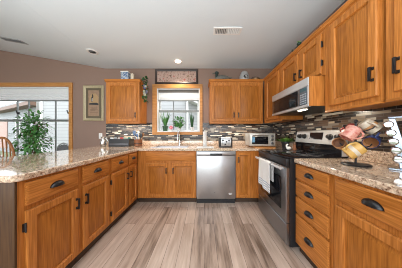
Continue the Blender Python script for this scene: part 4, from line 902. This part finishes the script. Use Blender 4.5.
for col, lab in ((0, 'left'), (1, 'right')):
    for k in range(5):
        z_ = 0.072+0.058*k; xx = (0.019-0.17*(z_-0.08)+0.014) if col == 0 else 0.098-0.10*(z_-0.08)
        p = MS @ Vector((xx-0.014*(col == 0), -0.0125, z_))
        t = thing('spice_jar', ('bottom', 'second from bottom', 'middle', 'second from top', 'top')[k]+' spice jar in the '+lab+' column of the chrome rack', 'jar', p, 'spice jars in the chrome rack')
        Mj = MS @ Matrix.Translation((xx-0.014*(col == 0), -0.0125, z_)) @ Matrix.Rotation(PI/2, 4, 'X')
        m = MB(); m.lathe([(0.018, 0.0), (0.021, 0.003), (0.021, 0.012)], (0, 0, 0), 18, Mj); m.obj('jar', mat('spice_%d' % k, SPC[k], 0.2), t)
        m = MB(); m.lathe([(0.0225, 0.0122), (0.0240, 0.014), (0.0240, 0.026), (0.018, 0.031), (0.006, 0.032)], (0, 0, 0), 18, Mj); m.obj('lid', JG if col == 0 else mat('lid_tan', (0.50, 0.36, 0.20), 0.4), t)

# ------------------------------------------------------------------ on top of the wall cabinets
TC = UT+0.0425
x, y = -1.485, 2.70; t = thing('ceramic_jar', 'blue and white square ceramic jar on top of the left wall cabinet', 'jar', (x, y, TC))
BW = blotch_mat('blue_white_glaze', [(0.04, 0.09, 0.22), (0.16, 0.23, 0.36), (0.50, 0.54, 0.56), (0.10, 0.17, 0.30)], 26, 0.2)
m = MB(); m.box(x-0.085, x+0.055, y-0.07, y+0.07, TC, TC+0.15, 0.012); m.obj('body', BW, t)
m = MB(); m.box(x-0.088, x+0.058, y-0.073, y+0.073, TC+0.1505, TC+0.170, 0.006); m.obj('lid', CERAM, t)
x = x+0.105; t = thing('cream_canister', 'slim cream canister beside the blue and white jar on the left wall cabinet', 'canister', (x, y, TC))
m = MB(); m.lathe([(0.032, 0), (0.034, 0.01), (0.034, 0.115), (0.028, 0.12)], (x, y, TC), 18); m.obj('body', CRM, t)
m = MB(); m.lathe([(0.033, 0.1205), (0.033, 0.135), (0.010, 0.140), (0.010, 0.150)], (x, y, TC), 18); m.obj('lid', CRM, t)
# duck decoy
x, y = 0.345, 2.70; t = thing('duck_decoy', 'dark wooden duck decoy on top of the right wall cabinet', 'decoy', (x, y, TC))
DUCK = blotch_mat('duck_paint', [(0.05, 0.055, 0.05), (0.16, 0.15, 0.12), (0.09, 0.09, 0.085)], 25, 0.5)
m = MB(); m.tube([(x-0.125, y, TC+0.055), (x-0.09, y, TC+0.056), (x-0.02, y, TC+0.060), (x+0.07, y, TC+0.055), (x+0.13, y, TC+0.058), (x+0.20, y, TC+0.075)], [0.014, 0.046, 0.059, 0.052, 0.030, 0.007], 14); m.obj('body', DUCK, t)
m = MB(); m.tube([(x-0.090, y, TC+0.07), (x-0.100, y, TC+0.115), (x-0.095, y, TC+0.15)], [0.038, 0.028, 0.029], 12); m.ellipsoid((x-0.100, y, TC+0.158), (0.042, 0.032, 0.033)); m.obj('head', mat('duck_head', (0.02, 0.035, 0.03), 0.4), t)
m = MB(); m.tube([(x-0.130, y, TC+0.154), (x-0.162, y, TC+0.146), (x-0.182, y, TC+0.143)], [0.016, 0.013, 0.010], 8); m.obj('bill', mat('duck_bill', (0.09, 0.075, 0.05), 0.4), t)
# little shells / trinkets between decoy and crock
for i, (dx, s, nm) in enumerate(((0.565, 0.022, 'dark trinket nearest the duck on the right wall cabinet'), (0.625, 0.016, 'small dark trinket midway between duck and crock'), (0.665, 0.020, 'dark trinket next to the crock on the right wall cabinet'))):
    m = MB(); m.lathe([(s*0.7, 0), (s, s*0.5), (s*0.8, s*1.2), (s*0.25, s*1.5), (s*0.35, s*1.9)], (dx, 2.70, TC), 14); o = m.obj('trinket', mat('trinket_brown', (0.09, 0.07, 0.05), 0.5), loc=(dx, 2.70, TC)); tag(o, nm, 'trinket', 'trinkets on the right wall cabinet')
x = 0.775; t = thing('crock', 'grey white stoneware crock with a dark oval mark on the right wall cabinet', 'crock', (x, y, TC))
m = MB(); m.lathe([(0.078, 0), (0.088, 0.02), (0.088, 0.10), (0.072, 0.14), (0.060, 0.155), (0.064, 0.165), (0.052, 0.166), (0.048, 0.15)], (x, y, TC), 24); m.obj('body', mat('stoneware', (0.36, 0.35, 0.34), 0.4), t)
m = MB()
ov = [[], []]
for k in range(20):
    a = 2*PI*k/20; u = 0.045*math.cos(a); v = 0.034*math.sin(a)
    for q, rr in ((0, 0.0875), (1, 0.0900)): ov[q].append(Vector((x+rr*math.sin(u/rr+0.10), y-rr*math.cos(u/rr+0.10), TC+0.062+v)))
m.rings(ov, True, True); m.obj('oval_mark', mat('mark_black', (0.03, 0.025, 0.02), 0.4), t)
m = MB(); m.lathe([(0.050, 0.1665), (0.060, 0.168), (0.045, 0.182), (0.014, 0.186), (0.014, 0.196), (0.006, 0.20)], (x, y, TC), 20); m.obj('lid', mat('stoneware', (0, 0, 0)), t)
x = 1.0; t = thing('basket', 'low bronze coloured basket on top of the cabinets in the back right corner', 'basket', (x, 2.72, TC))
m = MB(); m.lathe([(0.055, 0), (0.075, 0.012), (0.088, 0.045), (0.082, 0.046), (0.070, 0.016), (0.02, 0.010)], (x, 2.72, TC), 22); m.obj('bowl', mat('bronze_basket', (0.22, 0.13, 0.06), 0.35, 0.5, noise=0.4), t)
m = MB(); m.tube([(x+0.085*math.cos(PI*i/10), 2.72, TC+0.042+0.05*math.sin(PI*i/10)) for i in range(11)], 0.004, 6); m.obj('handle', BRONZE, t)
# on the right run
x, y = 1.19, 1.80; t = thing('frog_figurine', 'small dark green figurine with a brown base on the cabinets above the microwave', 'figurine', (x, y, TC))
GRNF = mat('figurine_green', (0.02, 0.055, 0.035), 0.4)
m = MB(); m.box(x-0.05, x+0.05, y-0.10, y+0.03, TC, TC+0.035, 0.008); m.obj('base', BARK, t)
m = MB(); m.ellipsoid((x, y-0.03, TC+0.064), (0.032, 0.04, 0.030)); m.ellipsoid((x-0.012, y-0.065, TC+0.098), (0.026, 0.026, 0.022)); m.tube([(x-0.01, y, TC+0.05), (x-0.02, y+0.045, TC+0.075), (x-0.02, y+0.06, TC+0.10)], [0.014, 0.010, 0.006], 8); m.obj('body', GRNF, t)
for s in (-1, 1): m = MB(); m.ellipsoid((x-0.02+s*0.012, y-0.075, TC+0.118), (0.008, 0.008, 0.008), seg=8); m.obj('eye', LEAFB, t)
t = thing('serving_tray', 'long dark grey tray standing on edge on the large wall cabinet', 'tray', (1.20, 1.30, TC))
m = MB(); f = lambda u, v, w_: Vector((1.175+0.12*v+w_, u, TC+v))
m.prism([(1.10, 0), (1.50, 0), (1.52, 0.03), (1.50, 0.085), (1.10, 0.105), (1.08, 0.03)], [], f, 0.0, 0.010); m.obj('plate', mat('tray_grey', (0.10, 0.105, 0.11), 0.35), t)
m = MB(); m.tube([f(u, v, -0.001) for u, v in ((1.10, 0.006), (1.50, 0.006), (1.516, 0.03), (1.498, 0.08), (1.10, 0.10), (1.084, 0.03), (1.10, 0.006))], 0.005, 6); m.obj('rim', mat('tray_rim', (0.05, 0.05, 0.055), 0.35), t)
x, y = 1.17, 0.99; t = thing('potted_fern', 'green fern on top of the large wall cabinet at the top edge of the photo', 'plant', (x, y, TC))
pot(t, x+0.05, y, TC, 0.06, 0.09, CROCK); m = MB(); rnd = random.Random(31)
for i in range(60): a = rnd.uniform(0, 2*PI); m.blade(Vector((x+0.05, y, TC+0.09)), Vector((math.cos(a)*0.8, math.sin(a), rnd.uniform(.3, 1.0))), rnd.uniform(.12, .22), 0.018, rnd.uniform(.3, .8))
m.obj('fronds', LEAFB, t, normals=False)

# ------------------------------------------------------------------ dining corner
cx_, cy_ = -2.60, 1.80
t = thing('dining_chair', 'brown wooden bow-back chair beyond the peninsula at the left edge', 'chair', (cx_, cy_+0.2, 0))
m = MB(); pts = []
for i in range(17):
    a = PI*i/16; pts.append((cx_+0.165*math.cos(a), cy_, 0.78+0.325*math.sin(a)))
m.tube([(cx_+0.15, cy_+0.04, 0.445)]+pts+[(cx_-0.15, cy_+0.04, 0.445)], 0.013, 9); m.obj('back_bow', CHAIRW, t)
for k in range(5):
    dx = -0.10+0.05*k; m = MB(); m.tube([(cx_+dx*0.8, cy_+0.04, 0.445), (cx_+dx, cy_+0.002, 0.78+0.325*math.sqrt(1-(dx/0.165)**2)-0.008)], 0.006, 7); m.obj('spindle', CHAIRW, t)
m = MB(); m.rings([[Vector((cx_+k*0.21*math.cos(2*PI*i/20), cy_+0.20+k*0.20*math.sin(2*PI*i/20), z_)) for i in range(20)] for k, z_ in ((0.9, 0.41), (1, 0.42), (1, 0.445), (0.96, 0.452), (0.5, 0.446))], True, True); m.obj('seat', CHAIRW, t)
for sx in (-1, 1):
    for sy in (-1, 1): m = MB(); m.tube([(cx_+sx*0.12, cy_+0.2+sy*0.11, 0.412), (cx_+sx*0.155, cy_+0.2+sy*0.15, 0.22), (cx_+sx*0.19, cy_+0.2+sy*0.19, 0)], [0.013, 0.018, 0.011], 9); m.obj('leg', CHAIRW, t)
m = MB(); m.tube([(cx_-0.15, cy_+0.06, 0.22), (cx_-0.15, cy_+0.34, 0.22)], 0.009); m.tube([(cx_+0.15, cy_+0.06, 0.22), (cx_+0.15, cy_+0.34, 0.22)], 0.009); m.tube([(cx_-0.15, cy_+0.2, 0.22), (cx_+0.15, cy_+0.2, 0.22)], 0.009); m.obj('stretcher', CHAIRW, t)
tx, ty = -3.95, 2.2
t = thing('dining_table', 'round brown dining table partly visible at the left edge, behind the chair', 'table', (tx, ty, 0))
m = MB(); m.lathe([(0.40, 0.715), (0.46, 0.722), (0.47, 0.735), (0.46, 0.75)], (tx, ty, 0), 36); m.obj('tabletop', wood('table_brown', (0.16, 0.065, 0.03), (0.28, 0.13, 0.06), 'X'), t)
m = MB(); m.lathe([(0.05, 0.10), (0.07, 0.2), (0.045, 0.4), (0.06, 0.68), (0.12, 0.7145)], (tx, ty, 0), 20); m.obj('pedestal', CHAIRW, t)
for k in range(4): a = PI/4+PI/2*k; m = MB(); m.tube([(tx+0.04*math.cos(a), ty+0.04*math.sin(a), 0.14), (tx+0.2*math.cos(a), ty+0.2*math.sin(a), 0.08), (tx+0.33*math.cos(a), ty+0.33*math.sin(a), 0.018)], [0.026, 0.022, 0.018], 8); m.obj('foot', CHAIRW, t)
# black bird ornaments hung in the dining window
for bx_, lb in ((-3.99, 'left'), (-2.895, 'right')):
    y = WY+0.068; z = 1.60
    t = thing('bird_ornament', 'black bird silhouette ornament in the '+lb+' part of the dining window', 'ornament', (bx_, y, 1.464), 'bird ornaments in the dining window')
    m = MB(); m.ellipsoid((bx_, y, z), (0.045, 0.008, 0.020), seg=12); m.tube([(bx_-0.03, y, z+0.008), (bx_-0.045, y, z+0.045), (bx_-0.04, y, z+0.06)], [0.011, 0.007, 0.008], 8); m.tube([(bx_-0.042, y, z+0.06), (bx_-0.065, y, z+0.055)], [0.006, 0.002], 6); m.obj('bird', BLACK, t)
    m = MB(); m.tube([(bx_, y, 1.4645), (bx_, y, z-0.01)], 0.003, 6); m.obj('stem', BLACK, t)
